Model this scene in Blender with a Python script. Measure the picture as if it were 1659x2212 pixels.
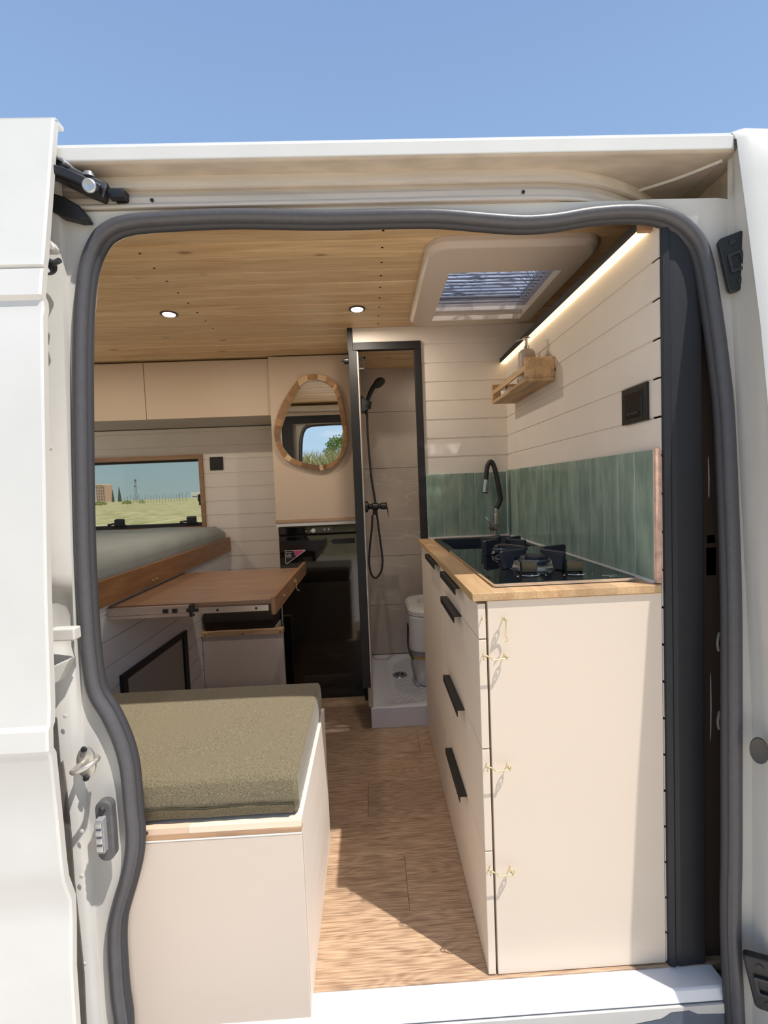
import bpy, bmesh, math, random
import numpy as np
from mathutils import Vector, Matrix
random.seed(7)
for o in list(bpy.data.objects): bpy.data.objects.remove(o)
SC = bpy.context.scene
COL = SC.collection

# ------------------------------------------------------------------ camera
FPX, YAW, PITCH, ROLL = 1003.31, .0294, .0498, .0403
IW, IH = 1659, 2212
CAM = np.array([0., 0., 1.11])
def cam_axes():
    cy, sy = math.cos(YAW), math.sin(YAW)
    f = np.array([sy, cy, 0]); r = np.array([cy, -sy, 0]); u = np.array([0, 0, 1.])
    cp, sp = math.cos(PITCH), math.sin(PITCH); f2 = f*cp-u*sp; u2 = u*cp+f*sp
    cr, sr = math.cos(ROLL), math.sin(ROLL)
    return r*cr-u2*sr, u2*cr+r*sr, f2
AR, AU, AF = cam_axes()
def at(px, py, axis, val):
    """photo measurement -> the world point on a known plane (axis 0,1,2 = x,y,z)"""
    d = AF+AR*(px-IW/2)/FPX-AU*(py-IH/2)/FPX
    t = (val-CAM[axis])/d[axis]
    return Vector(CAM+t*d)
cd = bpy.data.cameras.new('camera'); cam = bpy.data.objects.new('camera', cd); COL.objects.link(cam)
cd.sensor_fit = 'VERTICAL'; cd.sensor_height = 36; cd.lens = FPX*36/IH
cd.clip_start = .02; cd.clip_end = 2000
cam.matrix_world = Matrix(((AR[0], AU[0], -AF[0], CAM[0]), (AR[1], AU[1], -AF[1], CAM[1]), (AR[2], AU[2], -AF[2], CAM[2]), (0, 0, 0, 1)))
SC.camera = cam
SC.view_settings.view_transform = 'Standard'; SC.view_settings.look = 'None'
SC.view_settings.gamma = 1; SC.view_settings.use_curve_mapping = False
SC.view_settings.exposure = 0.0

# ------------------------------------------------------------------ sky and sun
W = bpy.data.worlds.new('sky'); SC.world = W; W.use_nodes = True
nt = W.node_tree; N = nt.nodes; L = nt.links; N.clear()
tc = N.new('ShaderNodeTexCoord'); sep = N.new('ShaderNodeSeparateXYZ'); L.new(tc.outputs['Generated'], sep.inputs[0])
cr = N.new('ShaderNodeValToRGB'); L.new(sep.outputs['Z'], cr.inputs[0])
els = cr.color_ramp.elements
for e, (p, c) in zip([els[0], els[1], els.new(.08), els.new(.35), els.new(.65), els.new(.8)],
                     [(0, (.58, .72, .84, 1)), (1, (.16, .29, .62, 1)), (.08, (.50, .70, .88, 1)), (.35, (.34, .53, .83, 1)), (.65, (.265, .41, .70, 1)), (.8, (.225, .365, .665, 1))]):
    e.position = p; e.color = c
mp = N.new('ShaderNodeMapping'); mp.inputs['Scale'].default_value = (3, 3, 14); L.new(tc.outputs['Generated'], mp.inputs[0])
no = N.new('ShaderNodeTexNoise'); no.inputs['Scale'].default_value = 1.3; no.inputs['Detail'].default_value = 6; L.new(mp.outputs[0], no.inputs[0])
cl = N.new('ShaderNodeMapRange'); cl.inputs[1].default_value = .5; cl.inputs[2].default_value = .62; L.new(no.outputs[0], cl.inputs[0])
hz = N.new('ShaderNodeMapRange'); hz.inputs[1].default_value = .30; hz.inputs[2].default_value = .05; L.new(sep.outputs['Z'], hz.inputs[0])
sd = N.new('ShaderNodeMapRange'); sd.inputs[1].default_value = .0; sd.inputs[2].default_value = -.4; L.new(sep.outputs['Y'], sd.inputs[0])
m1 = N.new('ShaderNodeMath'); m1.operation = 'MULTIPLY'; L.new(cl.outputs[0], m1.inputs[0]); L.new(hz.outputs[0], m1.inputs[1])
m2 = N.new('ShaderNodeMath'); m2.operation = 'MULTIPLY'; L.new(m1.outputs[0], m2.inputs[0]); L.new(sd.outputs[0], m2.inputs[1])
mx = N.new('ShaderNodeMix'); mx.data_type = 'RGBA'; L.new(m2.outputs[0], mx.inputs[0]); L.new(cr.outputs[0], mx.inputs[6]); mx.inputs[7].default_value = (.85, .9, .95, 1)
bg = N.new('ShaderNodeBackground'); bg.inputs[1].default_value = 1.0; L.new(mx.outputs[2], bg.inputs[0])
wo = N.new('ShaderNodeOutputWorld'); L.new(bg.outputs[0], wo.inputs[0])

SUN_DIR = Vector((-.352, .27, -.876))
sl = bpy.data.lights.new('sun', 'SUN'); sl.energy = 4.9; sl.angle = math.radians(.6); sl.color = (1, .965, .915)
so = bpy.data.objects.new('sun', sl); COL.objects.link(so)
so.rotation_euler = SUN_DIR.to_track_quat('-Z', 'Y').to_euler(); so.location = (3, -3, 8)

# ------------------------------------------------------------------ materials
def srgb(r, g, b):
    f = lambda c: (c/255/12.92) if c/255 <= .04045 else ((c/255+.055)/1.055)**2.4
    return (f(r), f(g), f(b), 1)
MATS = {}
def mat(name, col, rough=.5, metal=0, noise=None, bump=None, spec=None, coat=0, emit=None, trans=0, alpha=None):
    """noise=(scale, amount, (stretch), detail); bump=(scale, strength, (stretch), distance)"""
    if name in MATS: return MATS[name]
    m = bpy.data.materials.new(name); m.use_nodes = True; MATS[name] = m
    n, l = m.node_tree.nodes, m.node_tree.links
    b = n['Principled BSDF']
    b.inputs['Base Color'].default_value = col if len(col) == 4 else (*col, 1)
    b.inputs['Roughness'].default_value = rough; b.inputs['Metallic'].default_value = metal
    if spec is not None: b.inputs['Specular IOR Level'].default_value = spec
    if coat: b.inputs['Coat Weight'].default_value = coat; b.inputs['Coat Roughness'].default_value = .03
    if emit: b.inputs['Emission Color'].default_value = (*emit[0][:3], 1); b.inputs['Emission Strength'].default_value = emit[1]
    if trans: b.inputs['Transmission Weight'].default_value = trans
    if alpha is not None: b.inputs['Alpha'].default_value = alpha
    t = n.new('ShaderNodeTexCoord')
    if noise:
        sc, am, st, de = (list(noise)+[None]*4)[:4]
        mpn = n.new('ShaderNodeMapping'); mpn.inputs['Scale'].default_value = st or (1, 1, 1); l.new(t.outputs['Object'], mpn.inputs[0])
        x = n.new('ShaderNodeTexNoise'); x.inputs['Scale'].default_value = sc; x.inputs['Detail'].default_value = de or 5; l.new(mpn.outputs[0], x.inputs[0])
        r = n.new('ShaderNodeMapRange'); r.inputs[1].default_value = .3; r.inputs[2].default_value = .7; r.inputs[3].default_value = 1-am; r.inputs[4].default_value = 1+am*.5
        l.new(x.outputs[0], r.inputs[0])
        v = n.new('ShaderNodeVectorMath'); v.operation = 'MULTIPLY'; v.inputs[0].default_value = col[:3]; l.new(r.outputs[0], v.inputs[1]); l.new(v.outputs[0], b.inputs['Base Color'])
    if bump:
        sc, am, st, di = (list(bump)+[None]*4)[:4]
        mpn = n.new('ShaderNodeMapping'); mpn.inputs['Scale'].default_value = st or (1, 1, 1); l.new(t.outputs['Object'], mpn.inputs[0])
        x = n.new('ShaderNodeTexNoise'); x.inputs['Scale'].default_value = sc; x.inputs['Detail'].default_value = 4; l.new(mpn.outputs[0], x.inputs[0])
        bu = n.new('ShaderNodeBump'); bu.inputs['Strength'].default_value = am; bu.inputs['Distance'].default_value = di or .002
        l.new(x.outputs[0], bu.inputs['Height']); l.new(bu.outputs[0], b.inputs['Normal'])
    return m

def wood(name, light, dark, stretch=(1, 14, 14), scale=3., rough=.5, knots=0., island=.25, grain=.5, bumps=.1, staves=None):
    """long grained timber; island = how much each board differs; staves=(axis lengths) gives glued lamellas"""
    if name in MATS: return MATS[name]
    m = bpy.data.materials.new(name); m.use_nodes = True; MATS[name] = m
    n, l = m.node_tree.nodes, m.node_tree.links; b = n['Principled BSDF']; b.inputs['Roughness'].default_value = rough
    t = n.new('ShaderNodeTexCoord'); g = n.new('ShaderNodeNewGeometry')
    off = n.new('ShaderNodeVectorMath'); off.operation = 'SCALE'; off.inputs[0].default_value = (7.3, 3.1, 5.7); l.new(g.outputs['Random Per Island'], off.inputs[3])
    ad = n.new('ShaderNodeVectorMath'); ad.operation = 'ADD'; l.new(t.outputs['Object'], ad.inputs[0]); l.new(off.outputs[0], ad.inputs[1])
    mpn = n.new('ShaderNodeMapping'); mpn.inputs['Scale'].default_value = stretch; l.new(ad.outputs[0], mpn.inputs[0])
    x = n.new('ShaderNodeTexNoise'); x.inputs['Scale'].default_value = scale; x.inputs['Detail'].default_value = 7; x.inputs['Roughness'].default_value = .62; x.inputs['Distortion'].default_value = .6
    l.new(mpn.outputs[0], x.inputs[0])
    ramp = n.new('ShaderNodeValToRGB'); ramp.color_ramp.elements[0].position = .5-.28; ramp.color_ramp.elements[1].position = .5+.2
    ramp.color_ramp.elements[0].color = dark; ramp.color_ramp.elements[1].color = light
    l.new(x.outputs[0], ramp.inputs[0])
    out = ramp.outputs[0]
    # fine pores
    mp2 = n.new('ShaderNodeMapping'); mp2.inputs['Scale'].default_value = tuple(s*5 if s > 2 else s for s in stretch); l.new(ad.outputs[0], mp2.inputs[0])
    x2 = n.new('ShaderNodeTexNoise'); x2.inputs['Scale'].default_value = scale*2.2; x2.inputs['Detail'].default_value = 3; l.new(mp2.outputs[0], x2.inputs[0])
    r2 = n.new('ShaderNodeMapRange'); r2.inputs[1].default_value = .35; r2.inputs[2].default_value = .65; r2.inputs[3].default_value = 1-grain*.35; r2.inputs[4].default_value = 1.05; l.new(x2.outputs[0], r2.inputs[0])
    v = n.new('ShaderNodeVectorMath'); v.operation = 'MULTIPLY'; l.new(out, v.inputs[0]); l.new(r2.outputs[0], v.inputs[1]); out = v.outputs[0]
    # board to board
    r3 = n.new('ShaderNodeMapRange'); r3.inputs[3].default_value = 1-island; r3.inputs[4].default_value = 1+island*.3; l.new(g.outputs['Random Per Island'], r3.inputs[0])
    v = n.new('ShaderNodeVectorMath'); v.operation = 'MULTIPLY'; l.new(out, v.inputs[0]); l.new(r3.outputs[0], v.inputs[1]); out = v.outputs[0]
    if staves:
        mp4 = n.new('ShaderNodeMapping'); mp4.inputs['Scale'].default_value = staves; l.new(t.outputs['Object'], mp4.inputs[0])
        vo = n.new('ShaderNodeTexVoronoi'); vo.distance = 'CHEBYCHEV'; vo.inputs['Scale'].default_value = 1; vo.inputs['Randomness'].default_value = .35; l.new(mp4.outputs[0], vo.inputs[0])
        sx = n.new('ShaderNodeSeparateColor'); l.new(vo.outputs['Color'], sx.inputs[0])
        r4 = n.new('ShaderNodeMapRange'); r4.inputs[3].default_value = .74; r4.inputs[4].default_value = 1.12; l.new(sx.outputs[0], r4.inputs[0])
        v = n.new('ShaderNodeVectorMath'); v.operation = 'MULTIPLY'; l.new(out, v.inputs[0]); l.new(r4.outputs[0], v.inputs[1]); out = v.outputs[0]
    if knots:
        mp3 = n.new('ShaderNodeMapping'); mp3.inputs['Scale'].default_value = tuple(4.5 if s < 2 else 10 for s in stretch); l.new(ad.outputs[0], mp3.inputs[0])
        vo = n.new('ShaderNodeTexVoronoi'); vo.inputs['Scale'].default_value = 1.0; l.new(mp3.outputs[0], vo.inputs[0])
        r5 = n.new('ShaderNodeMapRange'); r5.inputs[1].default_value = .05; r5.inputs[2].default_value = .13; r5.inputs[3].default_value = knots; r5.inputs[4].default_value = 0; l.new(vo.outputs['Distance'], r5.inputs[0])
        mk = n.new('ShaderNodeMix'); mk.data_type = 'RGBA'; l.new(r5.outputs[0], mk.inputs[0]); l.new(out, mk.inputs[6]); mk.inputs[7].default_value = (dark[0]*.45, dark[1]*.4, dark[2]*.35, 1); out = mk.outputs[2]
    l.new(out, b.inputs['Base Color'])
    bu = n.new('ShaderNodeBump'); bu.inputs['Strength'].default_value = bumps; bu.inputs['Distance'].default_value = .002; l.new(x2.outputs[0], bu.inputs['Height']); l.new(bu.outputs[0], b.inputs['Normal'])
    return m

VANW = mat('van_paint', srgb(215, 213, 208), .32, noise=(9, .03), coat=.3)
VANJ = mat('van_jamb_paint', srgb(211, 207, 200), .45, noise=(7, .1, (1, 1, .4)), bump=(30, .08))
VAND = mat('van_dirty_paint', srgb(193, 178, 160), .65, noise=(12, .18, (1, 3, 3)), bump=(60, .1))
RUBBER = mat('seal_rubber', srgb(84, 82, 85), .38, noise=(90, .1), bump=(140, .1))
RUBBERD = mat('dark_rubber', srgb(38, 37, 39), .5)
LIPR = mat('lip_rubber', srgb(58, 56, 58), .5)
BLACKP = mat('black_plastic', srgb(26, 27, 30), .4)
BLACKM = mat('black_metal', srgb(24, 22, 22), .55)
NAVY = mat('anthracite_panel', srgb(30, 31, 36), .55, noise=(20, .1))
CASTM = mat('cast_metal', srgb(72, 72, 76), .42, metal=.7, bump=(40, .2))
STEEL = mat('steel', srgb(200, 200, 200), .38, metal=.85)
CHROME = mat('chrome', srgb(215, 215, 215), .1, metal=1)
BRASS = mat('brass', srgb(226, 208, 160), .28, metal=.8)
GLOSSB = mat('gloss_black', srgb(10, 10, 12), .06, coat=.6)
GLASSB = mat('black_hob_glass', srgb(16, 17, 18), .05, coat=.5, noise=(160, .4))
IRON = mat('cast_iron', srgb(42, 44, 52), .5, bump=(120, .15))
SINKM = mat('black_sink', srgb(17, 19, 25), .35)
WPLANK = mat('white_plank', srgb(226, 214, 203), .5, noise=(10, .03))
CASH = mat('cashmere_laminate', srgb(215, 199, 183), .5, noise=(3, .025))
CASHSHADE = mat('shaded_laminate', srgb(202, 180, 158), .5, noise=(3, .02))  # cashmere laminate with the cupboards' shade put into its colour
CABW = mat('cabinet_laminate', srgb(224, 207, 188), .48, noise=(3, .02))
UNDER = mat('pale_underside', srgb(190, 180, 168), .6)
WHITEP = mat('white_plastic', srgb(222, 218, 214), .35)
PORC = mat('shower_acrylic', srgb(220, 218, 222), .2, coat=.3)
PINE = wood('pine_planks', srgb(244, 214, 168), srgb(206, 162, 110), (1, 11, 11), 2.4, .45, knots=.85, island=.14, grain=.45)
OAK = wood('oak_worktop', srgb(218, 180, 134), srgb(188, 144, 100), (9, 1, 9), 3, .42, island=.05, staves=(22, 3, 30))
OAKX = wood('beech_strip', srgb(218, 182, 144), srgb(178, 132, 96), (1, 9, 9), 3, .5, island=.05, staves=(4, 30, 45))
ACACIA = wood('acacia_board', srgb(160, 116, 78), srgb(118, 80, 50), (9, 1, 9), 3, .4, island=.05)
TABLEW = wood('table_walnut', srgb(152, 118, 92), srgb(122, 90, 68), (1, 8, 8), 3, .38, island=0, grain=.4)
SHELFW = wood('shelf_wood', srgb(208, 174, 132), srgb(174, 134, 94), (7, 1, 7), 4, .55, island=.12, staves=(40, 5, 40))
MIRW = wood('mirror_wood', srgb(186, 142, 96), srgb(136, 94, 58), (5, 5, 5), 6, .45, island=.55, grain=.6)
MIRL = wood('mirror_pale_wood', srgb(222, 190, 150), srgb(196, 158, 116), (5, 5, 5), 6, .45, island=.1)
WINW = wood('window_frame_wood', srgb(168, 130, 98), srgb(134, 98, 70), (1, 6, 6), 5, .5, island=.1)
MATT = mat('mattress_cover', srgb(146, 151, 149), .85, noise=(3, .06), bump=(5, .5, (1, 2, 1), .02))
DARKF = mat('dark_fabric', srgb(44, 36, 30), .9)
ROPE = mat('yellow_cord', srgb(190, 150, 60), .8, noise=(300, .6))
GREYP = mat('grey_plastic', srgb(150, 148, 150), .4)
LEDW = mat('led_diffuser', (1, .85, .6), .5, emit=((1, .76, .44), 1.7))
LAMP = mat('lamp_lens', (1, 1, 1), .5, emit=((1, .97, .92), 6))
MIRG = mat('mirror_glass', (.92, .93, .93), 0.0, metal=1)
DOSER = mat('stone_dispenser', srgb(168, 152, 140), .5)
PLANT = mat('succulent_green', srgb(74, 78, 58), .6)
GROUT = mat('grout', srgb(208, 204, 196), .8)
PLASTER = mat('raw_plaster', srgb(214, 172, 150), .85, noise=(60, .3), bump=(90, .5))

def fabric():
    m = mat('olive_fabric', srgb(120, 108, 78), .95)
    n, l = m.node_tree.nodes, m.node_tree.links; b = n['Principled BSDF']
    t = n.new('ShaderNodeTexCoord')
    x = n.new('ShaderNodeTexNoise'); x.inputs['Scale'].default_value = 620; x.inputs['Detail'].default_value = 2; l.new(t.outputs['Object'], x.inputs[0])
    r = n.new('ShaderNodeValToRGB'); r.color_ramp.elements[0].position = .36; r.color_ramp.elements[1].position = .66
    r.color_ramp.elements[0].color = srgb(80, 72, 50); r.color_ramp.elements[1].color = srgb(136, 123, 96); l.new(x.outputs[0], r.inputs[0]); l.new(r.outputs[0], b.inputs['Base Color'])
    bu = n.new('ShaderNodeBump'); bu.inputs['Strength'].default_value = .35; bu.inputs['Distance'].default_value = .001; l.new(x.outputs[0], bu.inputs['Height']); l.new(bu.outputs[0], b.inputs['Normal'])
    b.inputs['Sheen Weight'].default_value = .2
    return m
OLIVE = fabric()

def tile_mat():
    m = mat('green_glazed_tile', srgb(140, 160, 148), .1)
    n, l = m.node_tree.nodes, m.node_tree.links; b = n['Principled BSDF']
    t = n.new('ShaderNodeTexCoord'); g = n.new('ShaderNodeNewGeometry')
    off = n.new('ShaderNodeVectorMath'); off.operation = 'SCALE'; off.inputs[0].default_value = (9, 9, 9); l.new(g.outputs['Random Per Island'], off.inputs[3])
    ad = n.new('ShaderNodeVectorMath'); ad.operation = 'ADD'; l.new(t.outputs['Object'], ad.inputs[0]); l.new(off.outputs[0], ad.inputs[1])
    mpn = n.new('ShaderNodeMapping'); mpn.inputs['Scale'].default_value = (3, 3, 1); l.new(ad.outputs[0], mpn.inputs[0])
    x = n.new('ShaderNodeTexNoise'); x.inputs['Scale'].default_value = 7; x.inputs['Detail'].default_value = 4; l.new(mpn.outputs[0], x.inputs[0])
    r = n.new('ShaderNodeValToRGB'); r.color_ramp.elements[0].position = .3; r.color_ramp.elements[1].position = .72
    r.color_ramp.elements[0].color = srgb(112, 134, 124); r.color_ramp.elements[1].color = srgb(158, 174, 158); l.new(x.outputs[0], r.inputs[0])
    r3 = n.new('ShaderNodeMapRange'); r3.inputs[3].default_value = .86; r3.inputs[4].default_value = 1.05; l.new(g.outputs['Random Per Island'], r3.inputs[0])
    v = n.new('ShaderNodeVectorMath'); v.operation = 'MULTIPLY'; l.new(r.outputs[0], v.inputs[0]); l.new(r3.outputs[0], v.inputs[1]); l.new(v.outputs[0], b.inputs['Base Color'])
    y = n.new('ShaderNodeTexNoise'); y.inputs['Scale'].default_value = 13; y.inputs['Detail'].default_value = 2; l.new(mpn.outputs[0], y.inputs[0])
    bu = n.new('ShaderNodeBump'); bu.inputs['Strength'].default_value = .5; bu.inputs['Distance'].default_value = .004; l.new(y.outputs[0], bu.inputs['Height']); l.new(bu.outputs[0], b.inputs['Normal'])
    return m
TILE = tile_mat()

def marble():
    m = mat('marble_panel', srgb(190, 174, 160), .3)
    n, l = m.node_tree.nodes, m.node_tree.links; b = n['Principled BSDF']
    t = n.new('ShaderNodeTexCoord')
    mpn = n.new('ShaderNodeMapping'); mpn.inputs['Rotation'].default_value = (0, math.radians(-38), 0); mpn.inputs['Scale'].default_value = (.7, 1, 3.2); l.new(t.outputs['Object'], mpn.inputs[0])
    x = n.new('ShaderNodeTexNoise'); x.inputs['Scale'].default_value = 1.6; x.inputs['Detail'].default_value = 6; x.inputs['Distortion'].default_value = .8; l.new(mpn.outputs[0], x.inputs[0])
    a = n.new('ShaderNodeMath'); a.operation = 'SUBTRACT'; a.inputs[1].default_value = .5; l.new(x.outputs[0], a.inputs[0])
    c = n.new('ShaderNodeMath'); c.operation = 'ABSOLUTE'; l.new(a.outputs[0], c.inputs[0])
    r = n.new('ShaderNodeMapRange'); r.inputs[1].default_value = 0; r.inputs[2].default_value = .008; r.inputs[3].default_value = .5; r.inputs[4].default_value = 0; l.new(c.outputs[0], r.inputs[0])
    x2 = n.new('ShaderNodeTexNoise'); x2.inputs['Scale'].default_value = 4; x2.inputs['Detail'].default_value = 6; l.new(t.outputs['Object'], x2.inputs[0])
    ra = n.new('ShaderNodeValToRGB'); ra.color_ramp.elements[0].color = srgb(172, 160, 150); ra.color_ramp.elements[1].color = srgb(202, 188, 176); ra.color_ramp.elements[0].position = .3; ra.color_ramp.elements[1].position = .7; l.new(x2.outputs[0], ra.inputs[0])
    mk = n.new('ShaderNodeMix'); mk.data_type = 'RGBA'; l.new(r.outputs[0], mk.inputs[0]); l.new(ra.outputs[0], mk.inputs[6]); mk.inputs[7].default_value = srgb(224, 214, 204); l.new(mk.outputs[2], b.inputs['Base Color'])
    return m
MARBLE = marble()

def floor_mat():
    m = mat('oak_vinyl_floor', srgb(200, 170, 140), .42)
    n, l = m.node_tree.nodes, m.node_tree.links; b = n['Principled BSDF']
    t = n.new('ShaderNodeTexCoord'); g = n.new('ShaderNodeNewGeometry')
    off = n.new('ShaderNodeVectorMath'); off.operation = 'SCALE'; off.inputs[0].default_value = (5, 3, 4); l.new(g.outputs['Random Per Island'], off.inputs[3])
    ad = n.new('ShaderNodeVectorMath'); ad.operation = 'ADD'; l.new(t.outputs['Object'], ad.inputs[0]); l.new(off.outputs[0], ad.inputs[1])
    mpn = n.new('ShaderNodeMapping'); mpn.inputs['Scale'].default_value = (1, 7, 1); l.new(ad.outputs[0], mpn.inputs[0])
    w = n.new('ShaderNodeTexNoise'); w.inputs['Scale'].default_value = 1.5; w.inputs['Detail'].default_value = 2; w.inputs['Distortion'].default_value = .3; l.new(mpn.outputs[0], w.inputs[0])
    s = n.new('ShaderNodeMath'); s.operation = 'MULTIPLY'; s.inputs[1].default_value = 170; l.new(w.outputs[0], s.inputs[0])
    si = n.new('ShaderNodeMath'); si.operation = 'SINE'; l.new(s.outputs[0], si.inputs[0])
    mp2 = n.new('ShaderNodeMapping'); mp2.inputs['Scale'].default_value = (5, 100, 5); l.new(ad.outputs[0], mp2.inputs[0])
    x = n.new('ShaderNodeTexNoise'); x.inputs['Scale'].default_value = 3; x.inputs['Detail'].default_value = 5; l.new(mp2.outputs[0], x.inputs[0])
    mm = n.new('ShaderNodeMath'); mm.operation = 'MULTIPLY_ADD'; mm.inputs[1].default_value = .05; l.new(si.outputs[0], mm.inputs[0]); l.new(x.outputs[0], mm.inputs[2])
    ra = n.new('ShaderNodeValToRGB'); ra.color_ramp.elements[0].position = .3; ra.color_ramp.elements[1].position = .66
    ra.color_ramp.elements[0].color = srgb(142, 112, 88); ra.color_ramp.elements[1].color = srgb(200, 169, 138); l.new(mm.outputs[0], ra.inputs[0])
    r3 = n.new('ShaderNodeMapRange'); r3.inputs[3].default_value = .86; r3.inputs[4].default_value = 1.06; l.new(g.outputs['Random Per Island'], r3.inputs[0])
    v = n.new('ShaderNodeVectorMath'); v.operation = 'MULTIPLY'; l.new(ra.outputs[0], v.inputs[0]); l.new(r3.outputs[0], v.inputs[1]); l.new(v.outputs[0], b.inputs['Base Color'])
    bu = n.new('ShaderNodeBump'); bu.inputs['Strength'].default_value = .2; bu.inputs['Distance'].default_value = .001; l.new(mm.outputs[0], bu.inputs['Height']); l.new(bu.outputs[0], b.inputs['Normal'])
    return m
FLOORM = floor_mat()

def thin_glass(name, tint=(.86, .93, .92), refl=.06, rough=0):
    m = bpy.data.materials.new(name); m.use_nodes = True; n, l = m.node_tree.nodes, m.node_tree.links; n.clear()
    a = n.new('ShaderNodeBsdfTransparent'); a.inputs[0].default_value = (*tint, 1)
    g = n.new('ShaderNodeBsdfGlossy'); g.inputs['Roughness'].default_value = rough
    f = n.new('ShaderNodeFresnel'); f.inputs[0].default_value = 1.4
    s = n.new('ShaderNodeMixShader'); o = n.new('ShaderNodeOutputMaterial')
    l.new(f.outputs[0], s.inputs[0]); l.new(a.outputs[0], s.inputs[1]); l.new(g.outputs[0], s.inputs[2]); l.new(s.outputs[0], o.inputs[0])
    return m
WGLASS = thin_glass('window_glass', (.70, .72, .66))
def dome_mat():
    m = bpy.data.materials.new('crinkled_acrylic'); m.use_nodes = True; n, l = m.node_tree.nodes, m.node_tree.links; n.clear()
    t = n.new('ShaderNodeTexCoord'); mpn = n.new('ShaderNodeMapping'); mpn.inputs['Scale'].default_value = (6, 22, 6); l.new(t.outputs['Object'], mpn.inputs[0])
    x = n.new('ShaderNodeTexNoise'); x.inputs['Scale'].default_value = 2.4; x.inputs['Detail'].default_value = 8; x.inputs['Distortion'].default_value = 1.5; l.new(mpn.outputs[0], x.inputs[0])
    r = n.new('ShaderNodeValToRGB'); r.color_ramp.elements[0].position = .38; r.color_ramp.elements[1].position = .54
    r.color_ramp.elements[0].color = (.10, .11, .14, 1); r.color_ramp.elements[1].color = (.95, .95, .98, 1); l.new(x.outputs[0], r.inputs[0])
    a = n.new('ShaderNodeBsdfTransparent'); l.new(r.outputs[0], a.inputs[0])
    d = n.new('ShaderNodeBsdfTranslucent'); l.new(r.outputs[0], d.inputs[0])
    s = n.new('ShaderNodeMixShader'); s.inputs[0].default_value = .35; o = n.new('ShaderNodeOutputMaterial')
    l.new(a.outputs[0], s.inputs[1]); l.new(d.outputs[0], s.inputs[2]); l.new(s.outputs[0], o.inputs[0])
    return m
DOME = dome_mat()
FLY = thin_glass('fly_screen', (.62, .62, .66), rough=.4)

# ------------------------------------------------------------------ mesh helpers
def V(*a): return Vector(a)
def box(bm, x0, x1, y0, y1, z0, z1, bev=0):
    vs = [bm.verts.new((x, y, z)) for x in (min(x0, x1), max(x0, x1)) for y in (min(y0, y1), max(y0, y1)) for z in (min(z0, z1), max(z0, z1))]
    fs = [bm.faces.new([vs[i] for i in q]) for q in ((0, 1, 3, 2), (4, 6, 7, 5), (0, 4, 5, 1), (2, 3, 7, 6), (0, 2, 6, 4), (1, 5, 7, 3))]
    if bev: bmesh.ops.bevel(bm, geom=list({e for f in fs for e in f.edges}), offset=bev, segments=2, profile=.5, affect='EDGES')
    return vs
def obox(bm, c, sx, sy, sz, rot, bev=0):
    """box centred on c turned by the 3x3/euler rot"""
    R = rot if isinstance(rot, Matrix) else Matrix.Rotation(rot, 3, 'Z')
    b2 = bmesh.new(); box(b2, -sx/2, sx/2, -sy/2, sy/2, -sz/2, sz/2, bev)
    bmesh.ops.transform(b2, matrix=Matrix.Translation(c) @ R.to_4x4(), verts=b2.verts); merge(bm, b2)
def merge(bm, b2):
    me = bpy.data.meshes.new('tmp'); b2.to_mesh(me); b2.free(); bm.from_mesh(me); bpy.data.meshes.remove(me)
def prism(bm, pts, axis, a0, a1):
    """polygon pts (2D in the other two axes, in x<y<z order) pushed from a0 to a1 along axis"""
    def mk(p, a):
        c = list(p); c.insert(axis, a); return bm.verts.new(c)
    A = [mk(p, a0) for p in pts]; B = [mk(p, a1) for p in pts]; n = len(pts)
    bm.faces.new(A); bm.faces.new(B[::-1])
    for i in range(n): bm.faces.new((A[i], A[(i+1) % n], B[(i+1) % n], B[i]))
def sweep(bm, path, prof, closed=False, up=Vector((0, 0, 1)), caps=True, scale=None):
    """carry the 2D profile (side, up) along path"""
    path = [Vector(p) for p in path]; n = len(path); rings = []
    for i, p in enumerate(path):
        a = path[(i-1) % n] if (closed or i > 0) else p; b = path[(i+1) % n] if (closed or i < n-1) else p
        t = (b-a).normalized(); u = up
        if abs(t.dot(u)) > .98: u = Vector((0, 1, 0)) if abs(t.y) < .9 else Vector((1, 0, 0))
        s = t.cross(u).normalized(); w = s.cross(t).normalized(); k = scale[i] if scale else 1
        rings.append([bm.verts.new(p+s*q[0]*k+w*q[1]*k) for q in prof])
    m = len(prof)
    for i in range(n if closed else n-1):
        A, B = rings[i], rings[(i+1) % n]
        for j in range(m): bm.faces.new((A[j], A[(j+1) % m], B[(j+1) % m], B[j]))
    if caps and not closed: bm.faces.new(rings[0][::-1]); bm.faces.new(rings[-1])
def circ(r, n=10): return [(r*math.cos(2*math.pi*i/n), r*math.sin(2*math.pi*i/n)) for i in range(n)]
def tube(bm, path, r, n=10, closed=False):
    """round bar with transported frame"""
    path = [Vector(p) for p in path]; N_ = len(path); rings = []; ref = None
    for i, p in enumerate(path):
        a = path[(i-1) % N_] if (closed or i > 0) else p; b = path[(i+1) % N_] if (closed or i < N_-1) else p
        t = (b-a).normalized()
        if ref is None: ref = t.orthogonal().normalized()
        ref = (ref-t*ref.dot(t)).normalized(); s = t.cross(ref)
        rr = r[i] if isinstance(r, (list, tuple)) else r
        rings.append([bm.verts.new(p+ref*rr*math.cos(2*math.pi*j/n)+s*rr*math.sin(2*math.pi*j/n)) for j in range(n)])
    for i in range(N_ if closed else N_-1):
        A, B = rings[i], rings[(i+1) % N_]
        for j in range(n): bm.faces.new((A[j], A[(j+1) % n], B[(j+1) % n], B[j]))
    if not closed: bm.faces.new(rings[0][::-1]); bm.faces.new(rings[-1])
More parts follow.
